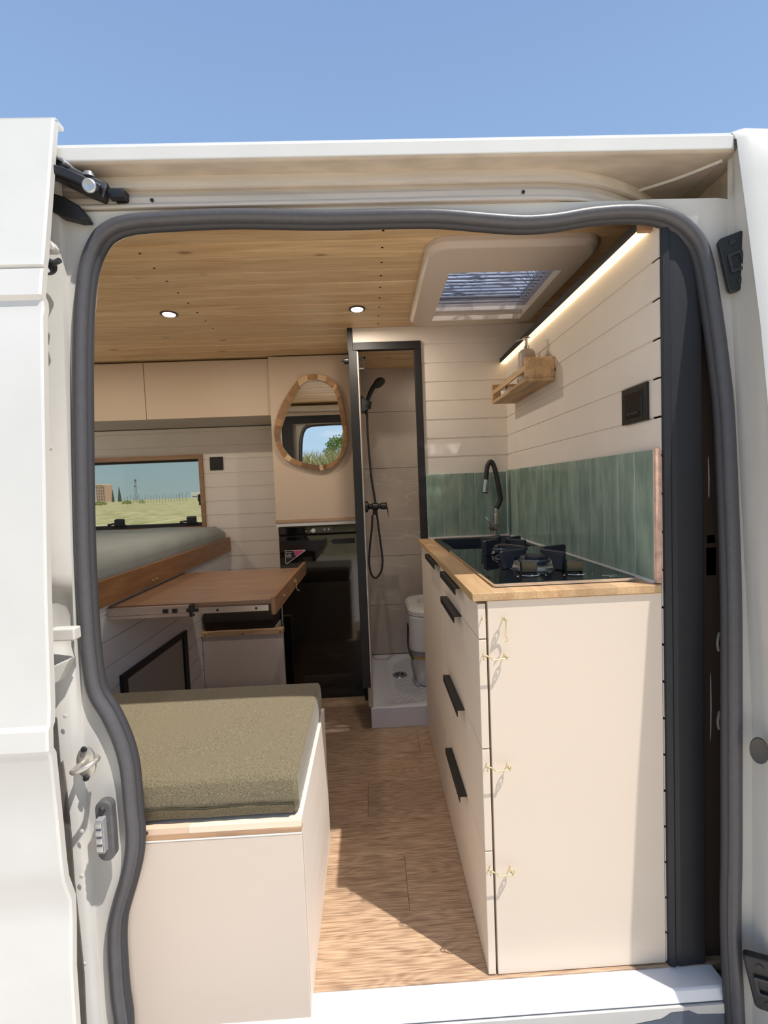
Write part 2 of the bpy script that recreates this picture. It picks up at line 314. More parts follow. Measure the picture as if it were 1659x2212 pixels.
def lathe(bm, c, prof, n=24, axis=Vector((0, 0, 1)), sx=1, sy=1):
    q = Vector((0, 0, 1)).rotation_difference(axis); c = Vector(c); rings = []
    for r, h in prof:
        rings.append([bm.verts.new(c+q @ Vector((r*sx*math.cos(2*math.pi*j/n), r*sy*math.sin(2*math.pi*j/n), h))) for j in range(n)])
    for i in range(len(prof)-1):
        A, B = rings[i], rings[i+1]
        for j in range(n): bm.faces.new((A[j], A[(j+1) % n], B[(j+1) % n], B[j]))
    bm.faces.new(rings[0][::-1]); bm.faces.new(rings[-1])
def smooth_path(pts, k=6, closed=False):
    pts = [Vector(p) for p in pts]; n = len(pts); out = []
    for i in range(n if closed else n-1):
        g = lambda j: pts[j % n] if closed else pts[max(0, min(n-1, j))]
        p0, p1, p2, p3 = g(i-1), g(i), g(i+1), g(i+2)
        for s in range(k):
            t = s/k; out.append(.5*((2*p1)+(p2-p0)*t+(2*p0-5*p1+4*p2-p3)*t*t+(3*p1-p0-3*p2+p3)*t**3))
    if not closed: out.append(pts[-1])
    return out
def rrect(x0, x1, y0, y1, r, n=6):
    out = []
    for cx, cy, a in ((x1-r, y1-r, 0), (x0+r, y1-r, 90), (x0+r, y0+r, 180), (x1-r, y0+r, 270)):
        out += [(cx+r*math.cos(math.radians(a+90*i/n)), cy+r*math.sin(math.radians(a+90*i/n))) for i in range(n+1)]
    return out
def ringplate(bm, outer, inner, z0, z1, axis=2):
    """flat frame between two loops of equal count"""
    def mk(p, a):
        c = list(p); c.insert(axis, a); return bm.verts.new(c)
    n = len(outer); O0 = [mk(p, z0) for p in outer]; O1 = [mk(p, z1) for p in outer]; I0 = [mk(p, z0) for p in inner]; I1 = [mk(p, z1) for p in inner]
    for i in range(n):
        j = (i+1) % n
        bm.faces.new((O0[i], O0[j], I0[j], I0[i])); bm.faces.new((O1[i], I1[i], I1[j], O1[j]))
        bm.faces.new((O0[i], O1[i], O1[j], O0[j])); bm.faces.new((I0[i], I0[j], I1[j], I1[i]))
def obj(name, bm, m, parent=None, smooth=False, bevel=0, sub=0, solid=0, kind=None):
    bmesh.ops.recalc_face_normals(bm, faces=bm.faces)
    me = bpy.data.meshes.new(name); bm.to_mesh(me); bm.free()
    for mm in (m if isinstance(m, (list, tuple)) else [m]): me.materials.append(mm)
    o = bpy.data.objects.new(name, me); COL.objects.link(o)
    if parent is not None: o.parent = parent; o.matrix_parent_inverse = Matrix.Translation(-parent.location) if parent.type == 'EMPTY' else Matrix.Identity(4)
    if smooth:
        for p in me.polygons: p.use_smooth = True
        if smooth is not True:
            try: me.set_sharp_from_angle(angle=math.radians(smooth))
            except Exception: pass
    if solid: md = o.modifiers.new('solid', 'SOLIDIFY'); md.thickness = solid; md.offset = 0
    if bevel: md = o.modifiers.new('bevel', 'BEVEL'); md.width = bevel; md.segments = 2; md.limit_method = 'ANGLE'; md.angle_limit = math.radians(40)
    if sub: md = o.modifiers.new('sub', 'SUBSURF'); md.levels = sub; md.render_levels = sub
    if kind: o['kind'] = kind
    return o
def parent_loc(p):
    v = Vector(p.location)
    while p.parent: p = p.parent; v += Vector(p.location)
    return v
def thing(name, label, cat, loc=(0, 0, 0), group=None):
    o = bpy.data.objects.new(name, None); COL.objects.link(o); o.location = loc; o.empty_display_size = .05
    o['label'] = label; o['category'] = cat
    if group: o['group'] = group
    return o
def tag(o, label, cat, group=None):
    o['label'] = label; o['category'] = cat
    if group: o['group'] = group
    return o
def B(*args, bev=0):
    bm = bmesh.new(); box(bm, *args, bev=bev); return bm
def dup_tree(o, parent=None, offset=(0, 0, 0)):
    c = o.copy(); COL.objects.link(c)
    if parent is not None: c.parent = parent
    c.location = Vector(o.location)+Vector(offset)
    for ch in list(o.children): dup_tree(ch, c)
    return c

# ------------------------------------------------------------------ shell of the living space
CEIL = 1.824; YP = 2.094; XR = .633; YB = 2.82; XW = -.865
# floor: long vinyl planks, one mesh
bm = bmesh.new(); y = .985; k = 0
while y < 2.82:
    y2 = min(y+.182, 2.82); xs = [-.9, -.9+.35+.5*(k % 2)+.11*(k % 3)]
    while xs[-1] < .75: xs.append(min(xs[-1]+1.2, .80))
    for a, b in zip(xs, xs[1:]): box(bm, a, b-.0008, y, y2-.0008, -.02, 0)
    y = y2; k += 1
obj('floor', bm, FLOORM, bevel=.0006, kind='structure')
# ceiling planks (run across, leave out the vent shaft)
VX0, VX1, VY0, VY1 = .275, .66, 1.49, 1.965
bm = bmesh.new(); PW = .0905; y = 2.094-PW*12
while y < YB:
    y2 = y+PW
    segs = [(-2.1, 1.35)]
    if y2 > VY0 and y < VY1: segs = [(-2.1, VX0), (VX1, 1.35)]
    for a, b in segs: box(bm, a, b, y+.0019, y2-.0019, CEIL, CEIL+.012, bev=.0036)
    y = y2
ceil = obj('ceiling', bm, PINE, kind='structure')
bm = bmesh.new()
for a, b, c, d in ((-2.1, 1.35, 1.03, VY0), (-2.1, 1.35, VY1, YB), (-2.1, VX0, VY0, VY1), (VX1, 1.35, VY0, VY1)): box(bm, a, b, c, d, CEIL+.0125, CEIL+.02)
obj('plank_backing', bm, mat('groove_shadow_board', srgb(64, 42, 24), .9), ceil)
bm = bmesh.new(); sx = .068
for i in range(13):
    y = 1.321+i*PW-PW
    for x in (-.64, sx):
        if y < 2.05: lathe(bm, (x, y, CEIL-.0012), [(.0001, 0), (.0038, 0), (.0038, .002), (.0001, .002)], 10)
for i in range(7):
    y = 2.13+i*PW
    lathe(bm, (.13, y, CEIL-.0012), [(.0001, 0), (.0035, 0), (.0035, .002), (.0001, .002)], 10)
obj('ceiling_screws', bm, mat('dark_screw', srgb(34, 22, 14), .6), ceil)

def planks(bm, axis, plane, t, a0, a1, z0, z1, step=.0835, base=1.24, holes=()):
    """horizontal shiplap boards; axis 1 = wall facing -y at y=plane, axis 0 = wall at x=plane; t thickness sign"""
    k0 = math.floor((z0-base)/step); z = base+k0*step
    while z < z1:
        lo, hi = max(z, z0), min(z+step, z1); z += step
        if hi-lo < .004: continue
        segs = [(a0, a1)]
        for (h0, h1, hz0, hz1) in holes:
            if hi > hz0 and lo < hz1:
                if lo < hz0-.01:
                    _pl(bm, axis, plane, t, h0, h1, lo, hz0)
                if hi > hz1+.01:
                    _pl(bm, axis, plane, t, h0, h1, hz1, hi)
                segs = [s for a, b in segs for s in ((a, min(b, h0)), (max(a, h1), b)) if s[1]-s[0] > .003]
        for a, b in segs: _pl(bm, axis, plane, t, a, b, lo, hi)
def _pl(bm, axis, plane, t, a, b, lo, hi):
    # board with a small rebate along its lower edge, so a line shows between boards
    e = .006; d = .005 if t > 0 else -.005
    P = [(plane, hi-.0006), (plane, lo+e), (plane+d*.6, lo+e-.002), (plane+d*.6, lo), (plane+t, lo), (plane+t, hi-.0006)]
    if axis == 1: prism(bm, P, 0, a, b)
    else: prism(bm, P, 1, a, b)

bm = bmesh.new(); planks(bm, 0, XR, .02, .992, YP, 0, 1.655)
obj('wall_right', bm, WPLANK, kind='structure')
bm = bmesh.new(); planks(bm, 1, YP, .02, .254, XR+.7, 0.0, CEIL); box(bm, -.046, .254, YP, YP+.02, 1.759, CEIL)
obj('wall_partition', bm, WPLANK, kind='structure')
# window wall at the far side, with a real opening
WX0, WX1, WZ0, WZ1 = -1.80, -1.008, .93, 1.335
bm = bmesh.new(); planks(bm, 1, YB, .02, -2.1, -.40, .0, 1.515, holes=((WX0, WX1, WZ0, WZ1),))
obj('wall_back', bm, WPLANK, kind='structure')
bm = bmesh.new(); planks(bm, 0, XW, -.02, .995, YB, 0, .80)
obj('wall_left', bm, mat('white_bed_planks', srgb(216, 212, 212), .5, noise=(10, .03)), kind='structure')
# door side lining, seen in the mirror
bm = bmesh.new(); planks(bm, 1, 1.03, -.02, -2.1, -.70, .0, 1.735)
obj('wall_front', bm, WPLANK, kind='structure')
bm = bmesh.new(); box(bm, -2.1, .36, 1.008, 1.03, 1.736, CEIL-.002)
obj('trim_1', bm, CASH, kind='structure')
bm = bmesh.new(); box(bm, -.74, .36, 1.006, 1.02, 1.675, 1.735); box(bm, -.70, -.615, 1.006, 1.02, .0, 1.675)
obj('trim_2', bm, NAVY, kind='structure')
bm = bmesh.new(); box(bm, -2.12, -2.1, 1.03, 1.1, -.02, 1.82); box(bm, -2.12, -2.1, 2.72, 2.82, -.02, 1.82); box(bm, -2.12, -2.1, 1.1, 2.72, 1.76, 1.82)
obj('wall_rear', bm, WPLANK, kind='structure')  # rear left open, out of view, to let more light in
bm = bmesh.new(); box(bm, 1.33, 1.35, .9, 2.85, -.02, 1.85); box(bm, .655, 1.33, 1.03, 2.09, 1.50, 1.51); box(bm, .655, 1.33, 1.0, 1.02, 0, 1.5)
obj('wall_cab', bm, mat('dark_cab_lining', srgb(60, 46, 36), .8), kind='structure')

# ------------------------------------------------------------------ van body
van = thing('van_body', 'white panel van body around the open sliding door, with black rubber seal', 'van', (0, .9, -.55))
# roof skin with the shaft opening
bm = bmesh.new()
def roofz(y): return np.interp(y, [1.0, 1.06, 1.2, 1.5, 2.0, 2.9], [1.822, 1.856, 1.872, 1.885, 1.89, 1.85])
for a, b, c, d in ((-2.4, 2.2, 1.0, VY0), (-2.4, 2.2, VY1, 2.9), (-2.4, VX0, VY0, VY1), (VX1, 2.2, VY0, VY1)):
    prism(bm, [(c, roofz(c)), (d, roofz(d)), (d, roofz(d)+.01), (c, roofz(c)+.01)], 0, a, b)
obj('roof', bm, VANW, van)
bm = bmesh.new(); box(bm, -2.4, WX0-.02, 2.86, 2.9, -.3, 1.86); box(bm, WX1+.02, 2.2, 2.86, 2.9, -.3, 1.86); box(bm, WX0-.02, WX1+.02, 2.86, 2.9, -.3, WZ0-.02); box(bm, WX0-.02, WX1+.02, 2.86, 2.9, WZ1+.02, 1.86)
obj('far_side_panel', bm, VANW, van)
bm = bmesh.new(); box(bm, -2.42, -2.4, .9, 1.08, -.3, 1.86); box(bm, -2.42, -2.4, 2.72, 2.9, -.3, 1.86); box(bm, -2.42, -2.4, .9, 2.9, 1.78, 1.86); box(bm, -2.42, -2.4, .9, 2.9, -.3, .0)
obj('rear_panel', bm, VANW, van)  # unseen rear opening, added to admit light
bm = bmesh.new(); box(bm, -2.4, 2.2, .93, 2.88, -.12, -.025)
obj('underbody', bm, mat('underbody_grey', srgb(90, 96, 104), .6), van)
# side profile of the body skin (y as a function of z)
def yext(z): return float(np.interp(z, [-.2, .3, .62, .95, 1.14, 1.3, 1.5, 1.7, 1.8], [.82, .825, .832, .85, .864, .876, .905, .935, .95]))
# roof side rail (cant rail) with its underside
RAIL = [(1.0, 1.828), (.97, 1.812), (.957, 1.803), (.949, 1.792), (.948, 1.766), (.952, 1.762), (1.12, 1.764), (1.12, 1.80), (1.01, 1.815)]
bm = bmesh.new(); prism(bm, RAIL, 0, -.90, .765)
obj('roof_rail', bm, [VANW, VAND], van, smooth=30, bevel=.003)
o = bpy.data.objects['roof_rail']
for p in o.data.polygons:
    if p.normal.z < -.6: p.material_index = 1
# door track: ribbed channel, bending inwards at its front end
TR = [(.99, 1.766), (.989, 1.757), (.984, 1.7375), (.990, 1.7365), (.998, 1.739), (.994, 1.7255), (.986, 1.7205), (.983, 1.716), (.983, 1.706), (.978, 1.702), (.974, 1.698), (.974, 1.693), (.979, 1.692), (.986, 1.696), (.987, 1.684), (.987, 1.676), (.992, 1.668), (1.0, 1.672), (1.004, 1.766)]
bm = bmesh.new(); rings = []
xs = [-.62, -.3, 0, .2, .3, .36, .41, .46, .51, .55, .585, .615, .64, .66, .68, .70, .715]
for x in xs:
    dy = 0 if x < .36 else .15*((x-.36)/.355)**2.3
    rings.append([bm.verts.new((x+dy*.15, y+dy, max(z, 1.688) if x > .37 else z)) for y, z in TR])
for A, Bq in zip(rings, rings[1:]):
    for j in range(len(TR)-1): bm.faces.new((A[j], A[j+1], Bq[j+1], Bq[j]))
obj('door_track', bm, mat('track_paint', srgb(214, 202, 188), .5, noise=(9, .14, (.6, 5, 8)), bump=(50, .1)), van, smooth=50)
for x, dz in ((.315, 1.6645), (-.38, 1.664)):
    bm = bmesh.new(); lathe(bm, (x*1.09, .9825, dz+.0465), [(.0001, 0), (.0035, 0), (.0035, .002), (.0001, .002)], 12, Vector((0, -1, 0))); obj('drain_hole', bm, BLACKP, van)
# back of the front recess
bm = bmesh.new(); box(bm, .55, .86, 1.112, 1.12, 1.727, 1.765); box(bm, .80, .81, .97, 1.12, 1.2, 1.765); box(bm, .766, .86, .955, 1.118, 1.7655, 1.78)
obj('recess_panel', bm, VAND, van)
bm = bmesh.new(); tube(bm, smooth_path([(.62, 1.08, 1.762), (.70, 1.03, 1.762), (.76, .975, 1.762)]), .004, 8)
obj('sealant_bead', bm, VANJ, van, smooth=True)

# door seal loop, on the leaning plane of the body side
def ys(z): return .915+.062*max(0, min(1, (z-.6)/1.02))
def at_s(px, py):
    y = .93
    for _ in range(12): y = ys(at(px, py, 1, y).z)
    return at(px, py, 1, y)
seal_r = [(213, 515), (240, 492), (275, 480), (340, 473), (500, 466), (700, 469), (850, 466), (950, 466), (1050, 474), (1130, 479), (1200, 474), (1280, 461), (1370, 456), (1440, 466), (1490, 498), (1522, 553), (1545, 680), (1561, 800), (1571, 900), (1580, 1100), (1586, 1300), (1587, 1500), (1587, 1700), (1587, 1850), (1585, 1950), (1586, 2050), (1590, 2130), (1594, 2212), (1600, 2330)]
seal_l = [(266, 2330), (262, 2212), (254, 2150), (250, 2100), (247, 2040), (249, 1990), (258, 1950), (273, 1900), (284, 1850), (287, 1800), (283, 1750), (279, 1700), (273, 1650), (259, 1600), (234, 1545), (203, 1490), (190, 1400), (183, 1300), (178, 1200), (175, 1080), (173, 900), (173, 760), (178, 640), (190, 565)]
loop = [at_s(x, y) for x, y in seal_l+seal_r]
sp = smooth_path(loop, 5)
bm = bmesh.new(); tube(bm, [(p.x, p.y, p.z) for p in sp], .0135, 12)
obj('door_seal', bm, RUBBER, van, smooth=True)
cen = Vector((.09, .93, .8))
def inward(pts, d):
    out = []
    n = len(pts)
    for i, p in enumerate(pts):
        t = (pts[min(i+1, n-1)]-pts[max(i-1, 0)]).normalized(); nn = Vector((t.z, 0, -t.x))
        out.append(p+nn*d)
    return out
sin_ = inward(sp, .0115)
bm = bmesh.new(); tube(bm, [(p.x, p.y+.010, p.z) for p in sin_], .0095, 10)
obj('seal_lip', bm, LIPR, van, smooth=True)
# aperture flange: from inside the seal out to the jamb
sout = inward(sp, -.012); n_ = len(sp)
TOPZ = 1.69
def outer_pt(p):
    x, z = p.x, p.z
    if z < 1.50: return Vector(((-.59 if x < 0 else .775), ys(z)+.004, z))
    X0, X1 = -.59, .775
    cx = max(-.40, min(.58, x)); cz = 1.50
    dx, dz = x-cx, z-cz
    if abs(dx) < 1e-6: return Vector((x, ys(1.6)+.008, TOPZ))
    k = min(((X1 if dx > 0 else X0)-cx)/dx, (TOPZ-cz)/max(dz, 1e-6)); zz = cz+dz*k
    return Vector((cx+dx*k, ys(zz)+.004, zz))
bm = bmesh.new(); A = [bm.verts.new((p.x, p.y+.018, p.z)) for p in inward(sp, .010)]; Bv = [bm.verts.new((p.x, p.y+.006, p.z)) for p in sout]; Cv = [bm.verts.new(outer_pt(p)) for p in sout]
for i in range(n_-1):
    bm.faces.new((A[i], A[i+1], Bv[i+1], Bv[i])); bm.faces.new((Bv[i], Bv[i+1], Cv[i+1], Cv[i]))
obj('aperture_flange', bm, VANJ, van, smooth=40)
# right jamb: flange edge out to the body skin
def jamb(name, cols, zs, m):
    bm = bmesh.new(); g = []
    for z in zs: g.append([bm.verts.new((x, y, z)) for x, y in cols(z)])
    for r0, r1 in zip(g, g[1:]):
        for j in range(len(r0)-1): bm.faces.new((r0[j], r0[j+1], r1[j+1], r1[j]))
    return obj(name, bm, m, van, smooth=50)
zr = [-.35, -.1, 0, .05, .1, .15, .2, .4, .6, .8, 1.0, 1.2, 1.3, 1.38, 1.42, 1.46, 1.50, 1.54, 1.58, 1.62, 1.66, 1.70, 1.765]
def colsR(z):
    e = yext(z); f = ys(z)+.004; d = max(0, 1-abs(z-.1)/.13)*.010
    P = [(.775, f), (.777, f-.014), (.775+d*.4, f+(e-f)*.35), (.772+d, f+(e-f)*.55), (.770, f+(e-f)*.8), (.767, e)]
    return P+[(.78, e-.010), (.82, e-.018), (.90, e-.024), (1.05, e-.03), (2.2, e-.05)]
jamb('front_pillar', colsR, zr, VANJ)
bm = bmesh.new(); g = []
for z, dy in [(zz, 0) for zz in (-.35, 0, .3, .6, .9, 1.2, 1.4, 1.6, 1.70, 1.78)]+[(1.793, .004), (1.803, .012), (1.812, .028), (1.826, .06)]:
    e = yext(z if z < 1.79 else 1.79)-.004+dy; dz = max(0, z-1.76)
    g.append([bm.verts.new((x, e-(.012 if i == 1 else .024 if i > 1 else 0), z-(0 if i < 2 else min(.014, dz)))) for i, x in enumerate((.764, .782, .90, 2.2))])
for r0, r1 in zip(g, g[1:]):
    for j in range(3): bm.faces.new((r0[j], r0[j+1], r1[j+1], r1[j]))
obj('cab_side_panel', bm, VANW, van, smooth=50)
# left jamb, carrying on behind the slid back door
def colsL(z):
    k = 0
    if .80 < z < .95: k = .02*min(1, (.95-z)/.03)*min(1, (z-.80)/.02)
    r = .006 if z > .96 else 0; q = ys(z)-.915; w = 1+q*1.1
    b = max(0, 1-abs(z-.12)/.9)*.004
    return [(-.59, .919+q), (-.5925, .905+q), ((-.600+k*.3)*w, .899-r+k+q), (-.612*w, .895-r+k+q), (-.628*w, .892-b+k+q), (-.66*w, .892+q), (-.67, .88+q), (-.8, .875+q), (-2.4, .875+q)]
jamb('rear_pillar', colsL, [-.35, 0, .1, .2, .3, .4, .5, .6, .7, .78, .80, .82, .84, .92, .935, .95, .97, 1.1, 1.26, 1.263, 1.27, 1.4, 1.5, 1.6, 1.645, 1.70, 1.765], VANJ)
bm = bmesh.new(); box(bm, -.62, -.80, .95, .99, 1.66, 1.765); obj('corner_gusset', bm, VANJ, van)
# ribs and pressings on the rear pillar
bm = bmesh.new()
box(bm, -.612, -.565, .878, .90, .848, .872, bev=.003); obj('pillar_pressing', bm, VANJ, van)
bm = bmesh.new(); prism(bm, [(-.612, .80), (-.575, .815), (-.585, .80), (-.600, .772), (-.612, .765)], 1, .878, .90)
obj('pillar_pressing', bm, VANJ, van, bevel=.002)
bm = bmesh.new(); prism(bm, [(.876, .705), (.878, .70), (.878, -.3), (.876, -.3)], 0, -.66, -.608)
obj('lower_gap_shade', bm, mat('brown_grey_shade', srgb(98, 92, 88), .6, noise=(20, .3)), van)  # brown-grey strip painted for the shadow in the lower door gap
bm = bmesh.new()
gp_ = [(q.x, q.z) for q in [at(px, py, 1, .872) for px, py in ((95, 1690), (136, 1643), (144, 1700), (154, 1800), (161, 1900), (172, 2000), (182, 2100), (187, 2212), (192, 2380), (140, 2380))]]
prism(bm, gp_, 1, .869, .873)
obj('lower_gap_shade_sheet', bm, mat('brown_grey_shade_sheet', srgb(104, 97, 92), .6, noise=(20, .3)), van)  # flat dark sheet standing in for shade behind the door edge
for x, z in ((-.59, 1.21), (-.585, .47), (-.60, .70), (-.592, .38), (-.60, .2)):
    bm = bmesh.new(); lathe(bm, (x, .889, z), [(.004, 0), (.004, .0015), (.002, .002), (.0001, .002)], 12, Vector((0, -1, 0))); obj('pillar_dimple', bm, VANJ, van)
# striker loop on the rear pillar
st = obj('striker_plate', (lambda b: (lathe(b, (-.5665, .889, .607), [(.0001, -.002), (.021, -.002), (.021, .003), (.018, .005), (.0001, .005)], 20, Vector((0, -1, 0)), .85, 1.5), b)[1])(bmesh.new()), mat('zinc', srgb(205, 200, 192), .35, metal=.7), van, smooth=40)
bm = bmesh.new(); tube(bm, smooth_path([(-.578, .885, .604), (-.572, .855, .61), (-.555, .838, .618), (-.535, .84, .626), (-.528, .86, .628), (-.548, .888, .618)], 5), .0048, 10)
obj('striker_loop', bm, MATS['zinc'], st, smooth=True)
for z in (.636, .579):
    bm = bmesh.new(); lathe(bm, (-.566, .883, z), [(.0001, 0), (.006, 0), (.005, .003), (.0001, .003)], 12, Vector((0, -1, 0))); obj('striker_screw', bm, CASTM, st)
# black electrical contact block
ct = obj('contact_block', (lambda b: (prism(b, rrect(-.553, -.521, .413, .532, .015), 1, .880, .898), b)[1])(bmesh.new()), mat('worn_black_plastic', srgb(96, 94, 94), .5, noise=(40, .3)), van, bevel=.003)
bm = bmesh.new(); box(bm, -.546, -.532, .868, .884, .437, .505, bev=.002)
obj('contact_body', bm, GREYP, ct)
bm = bmesh.new()
for i in range(4): box(bm, -.546, -.533, .864, .870, .443+i*.0155, .443+i*.0155+.011, bev=.0015)
obj('contact_pins', bm, STEEL, ct)
bm = bmesh.new(); lathe(bm, (-.539, .88, .516), [(.0001, 0), (.007, 0), (.005, .004), (.0001, .004)], 12, Vector((0, -1, 0)))
obj('contact_screw', bm, CASTM, ct)
# rubber buffer in the front pillar
RZ = Matrix.Rotation(math.radians(38), 3, 'Z')
def buffer(z, s=1.0, px=.741, py=.868, ang=-25):
    root = None
    tilt = Matrix.Rotation(math.radians(-13), 3, 'Y') @ Matrix.Rotation(math.radians(ang), 3, 'Z')
    bm = bmesh.new(); b2 = bmesh.new(); prism(b2, rrect(-.021*s, .021*s, -.050*s, .050*s, .009), 1, -.008, .008)
    bmesh.ops.transform(b2, matrix=Matrix.Translation((px, py, z)) @ tilt.to_4x4(), verts=b2.verts); merge(bm, b2)
    root = obj('door_buffer', bm, BLACKP, van, bevel=.003)
    bm = bmesh.new(); b2 = bmesh.new(); ringplate(b2, rrect(-.012*s, .010*s, -.017*s, .017*s, .003), rrect(-.008*s, .006*s, -.012*s, .012*s, .002), -.013, -.008, 1)
    bmesh.ops.transform(b2, matrix=Matrix.Translation((px, py, z)) @ tilt.to_4x4(), verts=b2.verts); merge(bm, b2)
    obj('buffer_socket', bm, mat('black_plastic_edge', srgb(44, 44, 48), .35), root)
    for dz in (.036, -.034):
        bm = bmesh.new(); lathe(bm, Vector((px, py, z))+tilt @ Vector((0, -.008, dz*s)), [(.0001, 0), (.0075, 0), (.006, .002), (.0001, .002)], 12, tilt @ Vector((0, -1, 0)))
        obj('buffer_screw', bm, mat('black_screw', srgb(54, 54, 56), .4, metal=.5), root)
q = at(1589, 568, 1, .952); buffer(q.z, 1.12, q.x, .952); q = at(1650, 2122, 1, .868); buffer(q.z, 1.2, q.x, .868, -35)
bm = bmesh.new(); b2 = bmesh.new(); lathe(b2, (0, 0, 0), [(.0001, -.004), (.019, -.004), (.019, .002), (.012, -.001), (.0001, -.002)], 24, Vector((0, -1, 0)), .8, 1.35)
bmesh.ops.transform(b2, matrix=Matrix.Translation(at(1640, 1622, 1, .868)) @ Matrix.Rotation(math.radians(-40), 4, 'Z'), verts=b2.verts); merge(bm, b2)
obj('pillar_plug', bm, mat('dark_plug', srgb(70, 66, 62), .5), van, smooth=40)
# sill
bm = bmesh.new(); prism(bm, [(.987, -.004), (.940, -.001), (.936, -.004), (.930, -.026), (.935, -.03), (.987, -.03)], 0, -.60, .735)
obj('door_sill', bm, mat('sill_paint', srgb(232, 232, 234), .35), van, bevel=.0015)
bm = bmesh.new()
bot = [(-.6, -.062)]+[(-.5+i*.1, -.058+random.uniform(-.003, .003)) for i in range(11)]+[(.58, -.05), (.60, -.038), (.64, -.036), (.66, -.046), (.735, -.05)]
pts = [(-.6, -.028)]+[(.735, -.028)]+bot[::-1]
prism(bm, pts, 1, .925, .931)
obj('sill_flange', bm, VANJ, van)
bm = bmesh.new(); box(bm, -.7, .76, .70, .93, -.22, -.20); box(bm, -.7, .76, .926, .932, -.22, -.03)
obj('entry_step', bm, mat('step_plastic', srgb(92, 100, 112), .6, noise=(8, .3)), van)

# ------------------------------------------------------------------ the sliding door, slid back on the left
DX = -.57
door = thing('sliding_door', 'white sliding door slid back at the left of the opening, cut by the photo edge', 'van door', (-.8, .75, -.3))
PR = [(1.756, .832), (1.748, .822), (1.70, .812), (1.625, .797), (1.50, .771), (1.486, .767), (1.482, .772), (1.478, .766), (1.435, .757), (1.428, .762), (1.415, .762), (1.40, .757), (1.243, .743), (.959, .718), (.80, .708), (.772, .704), (.765, .699), (.735, .697), (.725, .702), (.60, .706), (.55, .707), (.52, .709), (.478, .721), (.44, .719), (.37, .711), (.25, .709), (-.1, .712), (-.3, .72)]
PR = [(1.11+(z-1.11)*1.14, y*1.14) for z, y in PR]
bm = bmesh.new(); g = []
for x in (DX, DX-.004, -.8, -1.2, -2.0): g.append([bm.verts.new((x, y+(.0025 if x == DX else 0), z)) for z, y in PR])
for r0, r1 in zip(g, g[1:]):
    for j in range(len(PR)-1): bm.faces.new((r0[j], r0[j+1], r1[j+1], r1[j]))
obj('door_skin', bm, VANW, door, smooth=25, solid=0)
bm = bmesh.new(); g = []
for z, y in PR[1:]: g.append([bm.verts.new((DX+dx, y+dy, z)) for dx, dy in ((0, .0025), (.0003, .014), (-.006, .02), (-.05, .024), (-.055, .055), (-.12, .06))])
for r0, r1 in zip(g, g[1:]):
    for j in range(5): bm.faces.new((r0[j], r0[j+1], r1[j+1], r1[j]))
v = g[0]; 
obj('door_edge', bm, VANJ, door, smooth=40)
bm = bmesh.new(); box(bm, -2.0, DX-.002, .945, .97, 1.838, 1.846)
obj('door_top', bm, VANW, door)
bm = bmesh.new(); g = []
lathe(bm, (-.747, .8055, .477), [(.0001, -.01), (.05, -.01), (.05, .002), (.046, .004), (.042, .002), (.0001, .001)], 28, Vector((0, -1, 0)), .55, 1.35)
obj('door_handle', bm, mat('handle_grey', srgb(66, 64, 68), .45), door, smooth=40)
# upper roller arm reaching into the track
arm = obj('roller_arm', (lambda b: (sweep(b, [(-.56, .880, 1.706), (-.535, .870, 1.700), (-.515, .868, 1.690), (-.480, .876, 1.674), (-.45, .884, 1.664)], [(-.012, -.016), (.012, -.016), (.014, .0), (.012, .013), (-.012, .013)]), b)[1])(bmesh.new()), CASTM, door, bevel=.004)
bm = bmesh.new(); sweep(bm, [(-.535, .868, 1.715), (-.52, .866, 1.710), (-.505, .862, 1.702), (-.50, .86, 1.694)], [(-.012, -.003), (.012, -.003), (.012, .003), (-.012, .003)])
obj('arm_flange', bm, mat('arm_paint', srgb(140, 138, 140), .45, metal=.4), arm, bevel=.002)
bm = bmesh.new(); sweep(bm, smooth_path([(-.535, .850, 1.684), (-.51, .85, 1.679), (-.485, .853, 1.669), (-.452, .862, 1.655)], 4), [(-.008, -.008), (.008, -.008), (.008, .008), (-.008, .008)])
obj('arm_lever', bm, mat('arm_dark', srgb(44, 43, 46), .45, metal=.4), arm, bevel=.003)
bm = bmesh.new(); lathe(bm, (-.464, .850, 1.656), [(.0001, 0), (.0115, 0), (.0115, .003), (.0095, .005), (.004, .004), (.0001, .003)], 20, Vector((.1, -1, -.15)).normalized())
obj('pivot_bolt', bm, STEEL, arm, smooth=40)
bm = bmesh.new(); lathe(bm, (-.535, .850, 1.704), [(.0001, 0), (.013, 0), (.011, .003), (.006, .0035), (.005, -.001), (.0001, -.001)], 20, Vector((0, -1, -.1)).normalized())
obj('arm_boss', bm, MATS['arm_dark'], arm, smooth=40)
bm = bmesh.new(); lathe(bm, (-.430, .893, 1.652), [(.0001, 0), (.010, 0), (.012, .004), (.012, .016), (.009, .02), (.0001, .02)], 18)
box(bm, -.445, -.418, .872, .886, 1.650, 1.666, bev=.002)
obj('track_roller', bm, BLACKP, arm, smooth=40)
bm = bmesh.new(); lathe(bm, (-.475, .872, 1.684), [(.0001, 0), (.011, 0), (.009, .008), (.0001, .01)], 16)
obj('arm_nut', bm, MATS['arm_paint'], arm, smooth=40)
bm = bmesh.new(); prism(bm, [(-.60, 1.69), (-.555, 1.665), (-.525, 1.655), (-.50, 1.640), (-.488, 1.625), (-.482, 1.612), (-.50, 1.612), (-.53, 1.620), (-.565, 1.640), (-.60, 1.66)], 1, .872, .892)
obj('rubber_boot', bm, RUBBERD, arm, bevel=.004)
for _o in [arm]+list(arm.children):
    for _v in _o.data.vertices:   # the arm hangs at the height of the track
        _v.co = Vector((_v.co.x*1.10, _v.co.y*1.10, 1.11+(_v.co.z-1.11)*1.10))
